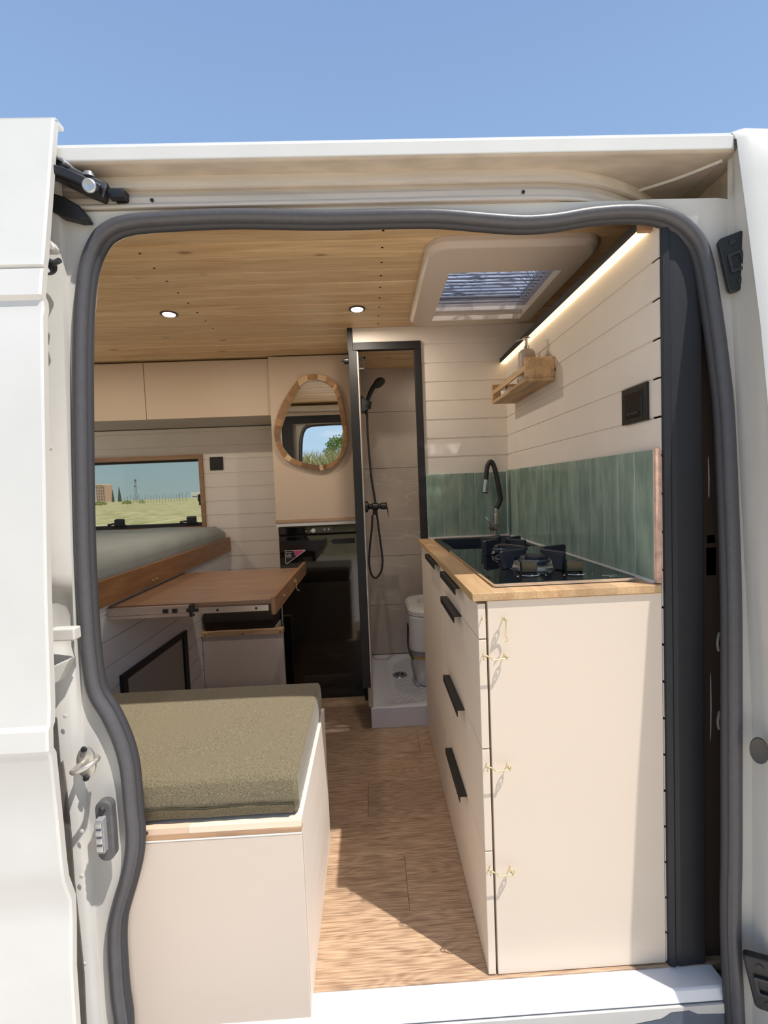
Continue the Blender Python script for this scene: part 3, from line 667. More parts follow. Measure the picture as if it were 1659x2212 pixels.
# guide pin on the pillar edge
bm = bmesh.new(); lathe(bm, (-.553, .865, 1.527), [(.0001, 0), (.012, 0), (.012, .006), (.008, .010), (.0001, .010)], 20, Vector((.5, -.85, 0)).normalized(), 1, 1.2)
gp = obj('guide_pin_base', bm, BLACKP, van, smooth=40)
bm = bmesh.new(); tube(bm, [(-.551, .862, 1.528), (-.536, .855, 1.530), (-.524, .849, 1.531)], .0045, 12)
obj('guide_pin', bm, CASTM, gp, smooth=40)
bm = bmesh.new(); prism(bm, [(-.62, 1.615), (-.577, 1.600), (-.570, 1.588), (-.574, 1.580), (-.62, 1.583)], 1, .912, .93)
obj('pillar_tab', bm, VANJ, van, bevel=.003)
for _o in [gp]+list(gp.children):
    for _v in _o.data.vertices: _v.co = Vector((_v.co.x*1.05, _v.co.y*1.05, 1.11+(_v.co.z-1.11)*1.05))

# ------------------------------------------------------------------ dark pillar cover beside the cabinet
pc = thing('pillar_cover', 'tall anthracite cover panel between the kitchen and the door pillar', 'panel', (.68, .99, 0))
bm = bmesh.new(); prism(bm, [(.636, .984), (.648, .980), (.652, .984), (.662, .982), (.72, .984), (.728, .996), (.728, 1.02), (.636, 1.02)], 2, .0, 1.66)
obj('cover_sheet', bm, NAVY, pc, bevel=.001)
for z in (.22, .45, .80, 1.20):
    bm = bmesh.new(); lathe(bm, (.675, .983, z), [(.0001, -.001), (.0025, -.001), (.0025, .0008), (.0001, .0008)], 10, Vector((0, -1, 0))); obj('cover_screw', bm, BLACKP, pc)
dv = thing('pillar_cavity', 'dark open gap behind the seal at the right with wires and clips', 'cavity', (.76, 1.02, 0))
bm = bmesh.new(); box(bm, .728, .80, 1.03, 1.04, -.02, 1.70); box(bm, .79, .80, .93, 1.04, -.02, 1.70)
obj('cavity_lining', bm, mat('cavity_black', srgb(14, 14, 16), .8), dv)
bm = bmesh.new(); box(bm, .735, .765, 1.0, 1.02, .885, .955, bev=.004)
obj('white_connector', bm, mat('dull_connector', srgb(170, 162, 160), .5), dv)
bm = bmesh.new(); box(bm, .735, .765, 1.0, 1.022, .955, .985, bev=.006)
obj('blue_connector', bm, mat('blue_plastic', srgb(60, 80, 150), .5), dv)
for z in (.74, .56):
    bm = bmesh.new(); tube(bm, smooth_path([(.768, 1.0, z+.02), (.76, .995, z), (.766, 1.0, z-.022)], 4), .003, 8)
    obj('cable_clip', bm, mat('pale_clip', srgb(150, 144, 130), .6), dv, smooth=True)
bm = bmesh.new(); tube(bm, smooth_path([(.742, 1.01, 1.25), (.746, 1.0, 1.1), (.744, 1.012, .9), (.748, 1.0, .6), (.742, 1.01, .3), (.747, 1.01, 0)], 6), .002, 6)
obj('grey_wire', bm, GREYP, dv, smooth=True)

# ------------------------------------------------------------------ kitchen unit
kit = thing('kitchen_cabinet', 'pale beige kitchen cabinet with four black-handled fronts and plain end panel', 'cabinet', (.43, 1.5, 0))
bm = bmesh.new(); box(bm, .246, .632, .991, 1.009, .002, .8575)
obj('end_panel', bm, CABW, kit, bevel=.001)
bm = bmesh.new(); box(bm, .243, .629, 1.010, 1.60, .002, .8575); box(bm, .243, .629, 1.60, 2.09, .002, .70)
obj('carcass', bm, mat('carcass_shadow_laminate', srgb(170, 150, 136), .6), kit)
zsp = [(.775, .852), (.529, .772), (.294, .526), (.003, .291)]
hy = [(1.15, 1.395), (1.18, 1.405), (1.175, 1.405), (1.18, 1.41)]
for (z0, z1), (h0, h1) in zip(zsp, hy):
    d = obj('drawer', B(.224, .241, .991, 1.5215, z0, z1), CABW, kit, bevel=.0012)
    bm = bmesh.new(); prism(bm, [(.2235, z1+.0018), (.2035, z1+.0018), (.2035, z1-.016), (.2055, z1-.016), (.2055, z1-.0005), (.2235, z1-.0005)], 1, h0, h1)
    obj('handle', bm, BLACKM, d)
d = obj('door', B(.224, .241, 1.5245, 2.088, .003, .852), CABW, kit, bevel=.0012)
bm = bmesh.new(); prism(bm, [(.2235, .8538), (.2035, .8538), (.2035, .836), (.2055, .836), (.2055, .8515), (.2235, .8515)], 1, 1.51+.015, 1.775)
obj('handle', bm, BLACKM, d)
# hook and eye latches
def ring(bm, c, r, t, nrm):
    q = Vector((0, 0, 1)).rotation_difference(Vector(nrm)); tube(bm, [Vector(c)+q @ Vector((r*math.cos(a), r*math.sin(a), 0)) for a in [2*math.pi*i/14 for i in range(14)]], t, 6, closed=True)
for i, (z, hang) in enumerate(((.822, True), (.741, False), (.495, False), (.258, False))):
    bm = bmesh.new(); ring(bm, (.233, .977, z), .0045, .0013, (.3, 0, 1)); tube(bm, [(.233, .9815, z), (.233, .992, z)], .0014, 6)
    obj('screw_eye', bm, BRASS, kit, smooth=True)
    bm = bmesh.new(); ring(bm, (.279, .977, z-.003), .005, .0014, (.3, 0, 1)); tube(bm, [(.279, .9815, z-.003), (.279, .992, z-.003)], .0014, 6)
    ring(bm, (.279, .973, z-.003), .0045, .0013, (1, 0, .2))
    if hang: tube(bm, smooth_path([(.279, .970, z-.006), (.281, .978, z-.022), (.281, .982, z-.040), (.285, .980, z-.048), (.278, .974, z-.05)], 4), .0015, 6)
    else: tube(bm, smooth_path([(.279, .970, z-.005), (.270, .970, z-.005), (.250, .970, z-.006), (.244, .971, z-.002), (.238, .972, z+.002), (.232, .973, z+.002), (.231, .975, z-.008)], 4), .0015, 6)
    obj('hook_latch', bm, BRASS, kit, smooth=True)
for (x, z) in ():
    pass
wt = tag(obj('worktop', (lambda b: (ringplate(b, [(.212, .985), (.6285, .985), (.6285, 2.0925), (.212, 2.0925)], [(.298, 1.642), (.572, 1.642), (.572, 1.958), (.298, 1.958)], .859, .877), b)[1])(bmesh.new()), OAK, bevel=.0015), 'light oak butcher block worktop on the beige kitchen cabinet', 'worktop')

# backsplash tiles
bs = thing('tile_backsplash', 'sage green glazed vertical tiles lining the corner above the worktop', 'tiles', (.6, 2.0, .9))
bm = bmesh.new(); tw = .0725; y = 2.088
while y > 1.0:
    y0 = max(y-tw+.003, .998)
    if y-y0 > .008: box(bm, .6215, .632, y0, y, .883, 1.172, bev=.0018)
    y -= tw
obj('side_tiles', bm, TILE, bs)
bm = bmesh.new(); x = .618
while x > .262:
    x0 = max(x-tw+.003, .258)
    if x-x0 > .008: box(bm, x0, x, 2.083, 2.0935, .883, 1.166, bev=.0018)
    x -= tw
obj('rear_tiles', bm, TILE, bs)
bm = bmesh.new(); box(bm, .6232, .6325, .9985, 2.09, .880, 1.1715); box(bm, .256, .625, 2.0855, 2.0938, .880, 1.165)
obj('grout', bm, GROUT, bs)
bm = bmesh.new(); box(bm, .6155, .6225, .999, 2.086, .8775, .8835); box(bm, .256, .62, 2.078, 2.084, .8775, .8835); box(bm, .6185, .622, 2.079, 2.0835, .88, 1.166)
obj('silicone_bead', bm, mat('white_silicone', srgb(214, 214, 214), .4), bs)
bm = bmesh.new(); prism(bm, [(.6215, .879), (.6215, 1.173), (.629, 1.174), (.634, 1.168), (.634, .879)], 1, .991, .9985)
obj('bare_plaster_edge', bm, PLASTER, bs)

# hob
hob = thing('gas_hob', 'black glass gas hob with two burners and cast iron grates, near end of worktop', 'hob', (.43, 1.3, .877))
bm = bmesh.new(); prism(bm, rrect(.272, .598, 1.030, 1.615, .008), 2, .8815, .887)
obj('glass_plate', bm, GLASSB, hob, bevel=.0006)
bm = bmesh.new(); box(bm, .275, .595, 1.034, 1.61, .8775, .8812)
obj('hob_base', bm, STEEL, hob)
bm = bmesh.new(); ringplate(bm, rrect(.2715, .5985, 1.0285, 1.6155, .008), rrect(.2745, .5955, 1.033, 1.612, .006), .8795, .8858)
obj('edge_trim', bm, CHROME, hob)
def burner(cx, cy, s, rot, big=True):
    pl = obj('burner', (lambda b: (lathe(b, (cx, cy, .887), [(.0001, 0), (.062*s, 0), (.062*s, .003), (.056*s, .006), (.045*s, .004), (.03*s, .003), (.0001, .003)], 36), b)[1])(bmesh.new()), STEEL if big else GLOSSB, hob, smooth=35)
    bm = bmesh.new(); lathe(bm, (cx, cy, .890), [(.0001, 0), (.026*s, 0), (.030*s, .008), (.030*s, .016), (.0001, .016)], 32)
    for i in range(28):
        a = i*2*math.pi/28; obox(bm, Vector((cx+.0303*s*math.cos(a), cy+.0303*s*math.sin(a), .9015)), .003, .0025, .007, a)
    obj('flame_crown', bm, mat('aluminium', srgb(170, 175, 178), .35, metal=.9), pl, smooth=30)
    bm = bmesh.new(); lathe(bm, (cx, cy, .906), [(.0001, 0), (.031*s, 0), (.032*s, .004), (.028*s, .008), (.0001, .009)], 32)
    obj('burner_cap', bm, IRON, pl, smooth=35)
    gr = obj('pan_support', (lambda b: (tube(b, [(cx+.034*s*math.cos(a), cy+.034*s*math.sin(a), .8985) for a in [i*2*math.pi/32 for i in range(32)]], .0022, 8, closed=True), b)[1])(bmesh.new()), IRON, hob, smooth=True)
    for i in range(4):
        a = rot+i*math.pi/2; R = Matrix.Rotation(a, 3, 'Z')
        bm = bmesh.new(); b2 = bmesh.new()
        prism(b2, [(.066*s, .001), (.090*s, .001), (.094*s, .044), (.090*s, .048), (.026*s, .048), (.024*s, .038), (.058*s, .026)], 1, -.006, .006)
        bmesh.ops.transform(b2, matrix=Matrix.Translation((cx, cy, .887)) @ R.to_4x4(), verts=b2.verts); merge(bm, b2)
        obj('support_arm', bm, IRON, gr, bevel=.002)
burner(.438, 1.240, 1.18, math.radians(22))
burner(.425, 1.490, .95, math.radians(35), False)
for cx, cy, r in ((.382, 1.120, -.1), (.490, 1.108, -.25)):
    k = obj('control_knob', (lambda b: (lathe(b, (cx, cy, .887), [(.0001, 0), (.020, 0), (.019, .003), (.013, .005), (.0001, .005)], 28), b)[1])(bmesh.new()), mat('knob_black', srgb(20, 20, 22), .25, metal=.3), hob, smooth=35)
    bm = bmesh.new(); obox(bm, Vector((cx, cy, .905)), .038, .021, .028, r, .003)
    obj('knob_grip', bm, mat('knob_bronze', srgb(84, 80, 70), .22, metal=.8), k)
    bm = bmesh.new()
    for a in range(-140, -35, 12): obox(bm, Vector((cx+.026*math.cos(math.radians(a)), cy+.026*math.sin(math.radians(a)), .8873)), .005, .0009, .0004, math.radians(a+90))
    for i in range(3): obox(bm, Vector((cx-.034+i*.034, cy-.022+abs(i-1)*-.0, .8873)), .004, .0016, .0004, .4)
    obj('knob_marks', bm, mat('print_white', srgb(225, 225, 225), .5), k)
bm = bmesh.new()
for i in range(7): box(bm, .535+i*.0052, .5388+i*.0052, 1.058, 1.0625, .8870, .8873)
for i in range(9): box(bm, .545+i*.0032, .5468+i*.0032, 1.046, 1.0475, .8870, .8873)
obj('plate_print', bm, MATS['print_white'], hob)

# sink
snk = thing('sink', 'square black sink sunk into the far end of the worktop', 'sink', (.42, 1.8, .877))
bm = bmesh.new()
ringplate(bm, rrect(.272, .598, 1.618, 2.012, .012), rrect(.296, .574, 1.640, 1.960, .02), .877, .8835)
obj('sink_rim', bm, SINKM, snk, bevel=.001)
bm = bmesh.new(); n0 = rrect(.298, .572, 1.642, 1.958, .02); n1 = rrect(.312, .558, 1.656, 1.944, .03)
a0 = [bm.verts.new((x, y, .882)) for x, y in n0]; a1 = [bm.verts.new((x, y, .74)) for x, y in n1]
for i in range(len(a0)): bm.faces.new((a0[i], a0[(i+1) % len(a0)], a1[(i+1) % len(a0)], a1[i]))
bm.faces.new(a1)
o = obj('sink_bowl', bm, SINKM, snk)
# cut the worktop and carcass free for the bowl (shallow tray as seen)
# tap
tap = thing('kitchen_tap', 'chrome tap with black flexible spout standing behind the sink', 'tap', (.556, 2.035, .877))
bm = bmesh.new(); lathe(bm, (.556, 2.035, .877), [(.0001, 0), (.0185, 0), (.0185, .002), (.0165, .004), (.0165, .100), (.014, .103), (.0001, .103)], 28)
lathe(bm, (.5565, 2.035, .98), [(.0001, 0), (.0105, 0), (.0105, .026), (.0001, .026)], 20)
obj('tap_body', bm, mat('brushed_steel', srgb(186, 184, 182), .22, metal=1), tap, smooth=35)
bm = bmesh.new(); ax = Vector((-.62, -.78, -.05)).normalized(); lathe(bm, (.556, 2.035, .925), [(.0001, 0), (.0145, 0), (.0145, .048), (.013, .051), (.0001, .051)], 26, ax)
hd = obj('mixer_cartridge', bm, MATS['brushed_steel'], tap, smooth=35)
bm = bmesh.new(); c = Vector((.556, 2.035, .925))+ax*.044; tube(bm, [c, c+Vector((-.030, -.012, .048))], .0028, 8)
obj('tap_lever', bm, STEEL, hd, smooth=True)
zh = lambda px, py: at(px, py, 1, 2.03)
hp = smooth_path([Vector((.5565, 2.035, 1.003))]+[zh(x, y) for x, y in ((1081, 1080), (1078.5, 1060), (1074, 1035), (1069, 1013), (1062, 998), (1055, 1002), (1051.5, 1016), (1050, 1036))], 6)
bm = bmesh.new(); tube(bm, hp, .0105, 14)
obj('flexible_spout', bm, RUBBERD, tap, smooth=True)
a = zh(1050, 1036); b = zh(1047.5, 1063)
bm = bmesh.new(); tube(bm, [a, b], .0125, 18); 
sn = obj('spout_nozzle', bm, MATS['brushed_steel'], tap, smooth=35)
bm = bmesh.new(); tube(bm, [b, b+(b-a)*.1], .0118, 18)
obj('aerator', bm, BLACKP, sn, smooth=35)

# ------------------------------------------------------------------ LED strip, shelf, socket
led = thing('led_strip', 'glowing warm LED light strip in black profile along the right wall top', 'light', (.62, 1.5, 1.66))
bm = bmesh.new(); prism(bm, [(.632, 1.6565), (.606, 1.6565), (.606, 1.668), (.6085, 1.672), (.632, 1.672)], 1, 1.022, YP-.002)
prism(bm, [(.606, 1.6565), (.6072, 1.650), (.6083, 1.650), (.6083, 1.6565)], 1, 1.022, YP-.002)
obj('led_profile', bm, BLACKM, led)
bm = bmesh.new(); prism(bm, [(.6092, 1.656), (.6092, 1.6505), (.612, 1.6485), (.6315, 1.6445), (.6315, 1.656)], 1, 1.024, YP-.003)
obj('led_diffuser', bm, LEDW, led)
bm = bmesh.new(); box(bm, .604, .634, 1.010, 1.0215, 1.642, 1.675, bev=.001)
obj('end_cap', bm, mat('raw_end_cap', srgb(168, 128, 96), .5), led)
sh = thing('wall_shelf', 'small pale wooden shelf box with a front rail on the right wall', 'shelf', (.58, 1.75, 1.45))
bm = bmesh.new(); box(bm, .532, .6325, 1.545, 1.962, 1.447, 1.459); obj('shelf_base', bm, SHELFW, sh, bevel=.001)
for a, b in ((1.545, 1.557), (1.950, 1.962)):
    obj('shelf_side', B(.532, .6325, a, b, 1.4595, 1.527), SHELFW, sh, bevel=.002)
bm = bmesh.new(); box(bm, .533, .540, 1.557, 1.950, 1.484, 1.503, bev=.002); obj('front_rail', bm, SHELFW, sh)
bm = bmesh.new(); box(bm, .631, .6335, 1.541, 1.5445, 1.478, 1.486); obj('shelf_bracket', bm, BLACKM, sh)
ds = thing('soap_dispenser', 'taupe stone soap dispenser with chrome pump standing on the wall shelf', 'soap dispenser', (.568, 1.63, 1.459))
bm = bmesh.new(); lathe(bm, (.568, 1.63, 1.4595), [(.0001, 0), (.028, 0), (.029, .004), (.029, .096), (.027, .106), (.021, .113), (.0001, .114)], 28); obj('bottle', bm, DOSER, ds, smooth=35)
bm = bmesh.new(); lathe(bm, (.568, 1.63, 1.573), [(.0001, 0), (.009, 0), (.009, .014), (.006, .015), (.0055, .040), (.0001, .040)], 18)
lathe(bm, (.568, 1.63, 1.613), [(.0001, 0), (.010, .001), (.013, .003), (.009, .005), (.0001, .006)], 18)
tube(bm, smooth_path([(.568, 1.63, 1.610), (.548, 1.632, 1.610), (.530, 1.634, 1.604)], 4), .0024, 8); obj('pump', bm, CHROME, ds, smooth=35)
bt = thing('bottle_pair', 'two slim pale bottle necks behind the soap dispenser on the shelf', 'bottles', (.60, 1.70, 1.459))
for x, yy in ((.575, 1.71), (.606, 1.69)):
    bm = bmesh.new(); lathe(bm, (x, yy, 1.4595), [(.0001, 0), (.016, 0), (.016, .08), (.007, .098), (.007, .125), (.005, .128), (.0001, .128)], 18); obj('bottle', bm, mat('pale_pink_glass', srgb(206, 178, 164), .3), bt, smooth=35)
sc = thing('potted_succulent', 'dark green succulent in a small pot behind the shelf side', 'plant', (.600, 1.585, 1.459))
bm = bmesh.new(); lathe(bm, (.600, 1.588, 1.4595), [(.0001, 0), (.018, 0), (.024, .05), (.021, .05), (.0001, .045)], 20); obj('pot', bm, mat('small_white_pot', srgb(200, 190, 180), .5), sc, smooth=35)
bm = bmesh.new()
for i in range(16):
    a = i*2.4; r = .008+.014*(i/16); d = Vector((math.cos(a), math.sin(a), 1.3-.5*i/16)).normalized(); c = Vector((.600, 1.588, 1.505))
    tube(bm, [c+d*.004, c+d*(.018+.008*(i/16)), c+d*(.034-.004*(i/16))], [.003, .006, .0008], 6)
obj('leaves', bm, PLANT, sc, smooth=True)
cp = thing('shelf_cup', 'small white cup at the far end of the wall shelf', 'cup', (.575, 1.86, 1.459))
bm = bmesh.new(); lathe(bm, (.572, 1.86, 1.4595), [(.0001, 0), (.024, 0), (.030, .004), (.031, .030), (.029, .030), (.027, .006), (.0001, .004)], 24); obj('cup_body', bm, WHITEP, cp, smooth=35)
bm = bmesh.new(); tube(bm, [(.56, 1.86, 1.48), (.548, 1.80, 1.494)], .0025, 8); obj('brush', bm, BLACKP, cp)

def socket(name, label, c, axis, w, h):
    s = thing(name, label, 'wall socket', c); x, y, z = c
    def q(d0, d1, ww, hh, bev=.001, dz=0):
        bm = bmesh.new()
        if axis == 0: box(bm, x-d1, x-d0, y-ww, y+ww, z-hh+dz, z+hh+dz, bev=bev)
        else: box(bm, x-ww, x+ww, y-d1, y-d0, z-hh+dz, z+hh+dz, bev=bev)
        return bm
    obj('outer_plate', q(.0, .007, w/2, h/2), mat('socket_black', srgb(24, 22, 22), .35), s)
    obj('inner_plate', q(.006, .009, w*.34, h*.34), GLOSSB, s)
    obj('cover_hinge', q(.0085, .011, w*.24, h*.03, .0005, -h*.25), BLACKP, s)
socket('wall_socket', 'square black double socket on the white right wall above the tiles', (.6328, 1.08, 1.283), 0, .102, .084)
socket('wall_socket', 'small square black socket between the window and the tall cupboard', (-.906, 2.8195, 1.301), 1, .078, .078)

# ------------------------------------------------------------------ roof vent, downlights
rv = thing('roof_vent', 'beige framed skylight vent in the plank ceiling with pleated blind', 'roof vent', (.45, 1.7, 1.8))
IN = [(.286, 1.519), (.648, 1.519), (.648, 1.942), (.286, 1.942)]
def rr(x0, x1, y0, y1, r): return rrect(x0, x1, y0, y1, r, 6)
bm = bmesh.new()
loops = [(rr(.196, .716, 1.355, 2.02, .065), CEIL-.0005), (rr(.196, .716, 1.355, 2.02, .065), 1.808), (rr(.207, .704, 1.368, 2.005, .06), 1.793), (rr(.286, .648, 1.519, 1.942, .004), 1.791), (rr(.286, .648, 1.519, 1.942, .004), 1.87)]
prev = None
for lp, z in loops:
    cur = [bm.verts.new((x, y, z)) for x, y in lp]
    if prev:
        for i in range(len(cur)): bm.faces.new((prev[i], prev[(i+1) % len(cur)], cur[(i+1) % len(cur)], cur[i]))
    prev = cur
obj('vent_frame', bm, mat('vent_beige', srgb(212, 196, 180), .45), rv, smooth=40, bevel=.002)
bm = bmesh.new(); g = []
for i in range(0, 45):
    y = 1.525+i*.0075; z = 1.812+(.004 if i % 2 else 0); g.append((y, z))
rows = [[bm.verts.new((x, y, z)) for x in (.288, .646)] for y, z in g]
for a, b in zip(rows, rows[1:]): bm.faces.new((a[0], a[1], b[1], b[0]))
obj('pleated_screen', bm, FLY, rv)
bm = bmesh.new(); box(bm, .288, .646, 1.905, 1.922, 1.803, 1.818, bev=.003); obj('blind_bar', bm, MATS['vent_beige'], rv)
bm = bmesh.new()
for i in range(13):
    y = 1.56+i*.027; prism(bm, [(y, 1.838), (y+.004, 1.838), (y+.014, 1.846), (y+.010, 1.846)], 0, .29, .645)
obj('vent_louvre', bm, mat('smoked_louvre', srgb(60, 60, 66), .3), rv)
bm = bmesh.new(); lp0 = rr(.27, .665, 1.48, 1.97, .03); lp1 = rr(.30, .635, 1.51, 1.94, .04)
a0 = [bm.verts.new((x, y, 1.90)) for x, y in lp0]; a1 = [bm.verts.new((x, y, 1.935)) for x, y in lp1]
for i in range(len(a0)): bm.faces.new((a0[i], a0[(i+1) % len(a0)], a1[(i+1) % len(a0)], a1[i]))
bm.faces.new(a1); obj('vent_dome', bm, DOME, rv)
def downlight(x, y, label, power=3.2):
    t = thing('ceiling_downlight', label, 'ceiling light', (x, y, CEIL), 'round downlights in the plank ceiling')
    bm = bmesh.new(); lathe(bm, (x, y, CEIL-.004), [(.033, .004), (.033, .001), (.030, 0), (.024, .001), (.024, .004)], 32); obj('bezel', bm, mat('bezel_brown', srgb(74, 52, 46), .3, metal=.5), t, smooth=40)
    bm = bmesh.new(); lathe(bm, (x, y, CEIL-.0052), [(.0001, 0), (.0225, 0), (.024, .002), (.0001, .002)], 28); obj('lens', bm, LAMP, t)
    ld = bpy.data.lights.new('downlight_glow', 'AREA'); ld.shape = 'DISK'; ld.size = .045; ld.energy = power; ld.color = (1, .9, .76)
    lo = bpy.data.objects.new('downlight_glow', ld); COL.objects.link(lo); lo.parent = t; lo.location = (0, 0, -.012)
downlight(-.751, 1.87, 'round lit downlight in the ceiling on the left, above the bed end')
downlight(-1.483, 1.87, 'added unseen fill lamp in the ceiling over the far left of the bed')  # extra lamp out of view, put in to brighten the interior
downlight(.46, 2.48, 'added unseen fill lamp inside the shower cell, above the toilet', 1.1)  # no lamp seen here; added to lighten the shower cell
downlight(-.019, 1.874, 'round lit downlight in the ceiling near the shower frame')

# ------------------------------------------------------------------ shower cell
obj('wall_shower', (lambda b: ([box(b, -.045, .9, 2.80, 2.818, z0, z1) for z0, z1 in ((.1, .402), (.404, .702), (.704, 1.232), (1.234, 1.567), (1.569, CEIL))], b)[1])(bmesh.new()), MARBLE, bevel=.0006, kind='structure')
obj('wall_shower_left', B(-.045, -.025, 2.115, 2.80, .10, CEIL), MARBLE, kind='structure')
obj('wall_shower_right', B(.842, .86, 2.115, 2.80, 0, CEIL), MARBLE, kind='structure')
sf = thing('shower_enclosure', 'black door frame around the shower opening', 'door frame', (.1, 2.094, 0))
bm = bmesh.new(); box(bm, -.068, -.031, 2.082, 2.114, .205, 1.7245); obj('post', bm, BLACKM, sf, bevel=.001)
bm = bmesh.new(); box(bm, -.070, -.048, 2.086, 2.110, 1.7245, CEIL); obj('post_extension', bm, BLACKM, sf)
bm = bmesh.new(); box(bm, -.047, .254, 2.082, 2.112, 1.7255, 1.7585); obj('head_rail', bm, BLACKM, sf, bevel=.001)
bm = bmesh.new(); box(bm, .224, .254, 2.082, 2.1135, .879, 1.7245); obj('post', bm, BLACKM, sf, bevel=.001)
bm = bmesh.new(); box(bm, -.0305, -.026, 2.086, 2.116, .205, 1.72); obj('edge_strip', bm, mat('pale_strip', srgb(196, 186, 180), .4), sf)
bm = bmesh.new(); lathe(bm, (-.069, 2.095, 1.683), [(.0001, 0), (.012, 0), (.013, .004), (.013, .018), (.010, .021), (.0001, .021)], 20, Vector((-1, 0, 0))); lathe(bm, (-.090, 2.095, 1.683), [(.0001, 0), (.003, 0), (.0025, .012), (.0001, .012)], 10, Vector((-1, 0, 0)))
obj('door_knob', bm, BLACKP, sf, smooth=35)
bm = bmesh.new(); box(bm, -.024, .0, 2.14, 2.15, 1.700, 1.708); box(bm, -.024, -.002, 2.14, 2.15, 1.655, 1.663)
tube(bm, smooth_path([(.004, 2.145, 1.712), (-.003, 2.145, 1.69), (.0, 2.145, 1.655), (.006, 2.145, 1.632)], 4), .0048, 8)
obj('pull_handle', bm, BLACKP, sf, bevel=.001)

tray = thing('shower_tray', 'white shower tray with raised non-slip dots and round drain', 'shower tray', (.1, 2.4, 0))
bm = bmesh.new()
X0, X1, Y0, Y1 = -.024+.002, .84, 2.115, 2.80
out = rrect(-.036, .84, 2.108, 2.80, .006, 6); inn = rrect(.035, .78, 2.155, 2.745, .06, 6); inn2 = rrect(.06, .755, 2.18, 2.72, .05, 6)
o0 = [bm.verts.new((x, y, .001)) for x, y in out]; o1 = [bm.verts.new((x, y, .097)) for x, y in out]; i1 = [bm.verts.new((x, y, .097)) for x, y in inn]; i2 = [bm.verts.new((x, y, .078)) for x, y in inn2]
for A, Bq in ((o0, o1), (o1, i1), (i1, i2)):
    for i in range(len(A)): bm.faces.new((A[i], A[(i+1) % len(A)], Bq[(i+1) % len(A)], Bq[i]))
bm.faces.new(i2)
obj('tray_body', bm, PORC, tray, smooth=40, bevel=.004)
bm = bmesh.new()
for i in range(7):
    for j in range(11):
        x = .10+i*.032+(.016 if j % 2 else 0); y = 2.20+j*.026
        if (x-.13)**2+(y-2.52)**2 > .07**2: lathe(bm, (x, y, .0778), [(.0105, 0), (.008, .0022), (.0001, .003)], 10)
obj('grip_dots', bm, PORC, tray, smooth=True)
dr = obj('drain', (lambda b: (lathe(b, (.125, 2.52, .078), [(.0001, 0), (.042, 0), (.040, .004), (.034, .005), (.0001, .005)], 32), b)[1])(bmesh.new()), CHROME, tray, smooth=35)
bm = bmesh.new()
for i in range(8): a = i*math.pi/4; obox(bm, Vector((.125+.018*math.cos(a), 2.52+.018*math.sin(a), .0838)), .016, .006, .001, a)
obj('drain_slots', bm, BLACKP, dr)

hs = thing('hand_shower', 'black hand shower with hose and mixer on the shower wall', 'shower', (-.02, 2.45, 1.0))
bm = bmesh.new(); prism(bm, [(-.0245, 1.505), (-.0245, 1.60), (.008, 1.570), (.012, 1.525)], 1, 2.43, 2.47); lathe(bm, (.004, 2.45, 1.533), [(.0001, 0), (.021, 0), (.021, .038), (.0001, .038)], 20, Vector((.25, 0, 1)).normalized())
obj('wall_holder', bm, BLACKP, hs, bevel=.002)
pp = lambda x, y: at(x, y, 1, 2.45)
bm = bmesh.new(); path = smooth_path([pp(791, 895), pp(792, 878), pp(795, 862), pp(801, 846), pp(809, 833), pp(814, 828)], 5)
tube(bm, path, [.0085+.006*i/len(path) for i in range(len(path))], 14)
obj('shower_handle', bm, BLACKP, hs, smooth=True)
c = pp(819, 827); dd = Vector((.45, -.35, -.75)).normalized()
bm = bmesh.new(); lathe(bm, c-dd*.006, [(.0001, -.014), (.018, -.012), (.030, -.004), (.034, .008), (.033, .012), (.0001, .013)], 28, dd)
obj('shower_head', bm, BLACKP, hs, smooth=35)
bm = bmesh.new(); tube(bm, smooth_path([pp(x, y) for x, y in ((793, 893), (794, 930), (797, 975), (802, 1030), (811, 1085), (817, 1135), (823, 1180), (826.5, 1212), (823, 1235), (812, 1248.5), (802, 1240), (797.5, 1215), (799, 1180), (803, 1145), (804.5, 1112))], 6), .0055, 10)
obj('shower_hose', bm, RUBBERD, hs, smooth=True)
bm = bmesh.new(); lathe(bm, Vector((-.0245, 2.45, pp(805, 1094).z)), [(.0001, 0), (.030, 0), (.030, .012), (.018, .016), (.014, .022), (.014, .035), (.019, .038), (.019, .066), (.013, .070), (.013, .078), (.018, .082), (.018, .108), (.0001, .110)], 24, Vector((1, 0, 0)))
z = pp(805, 1094).z; lathe(bm, (.0235, 2.45, z-.045), [(.0001, 0), (.010, 0), (.011, .015), (.008, .03), (.0001, .03)], 16)
mx_ = obj('mixer_body', bm, BLACKP, hs, smooth=35)
bm = bmesh.new(); prism(bm, [(.082, z+.022), (.088, z+.018), (.094, z-.02), (.0955, z-.06), (.094, z-.06), (.088, z-.02), (.080, z-.012)], 1, 2.44, 2.46)
obj('mixer_lever', bm, BLACKP, mx_, bevel=.002)

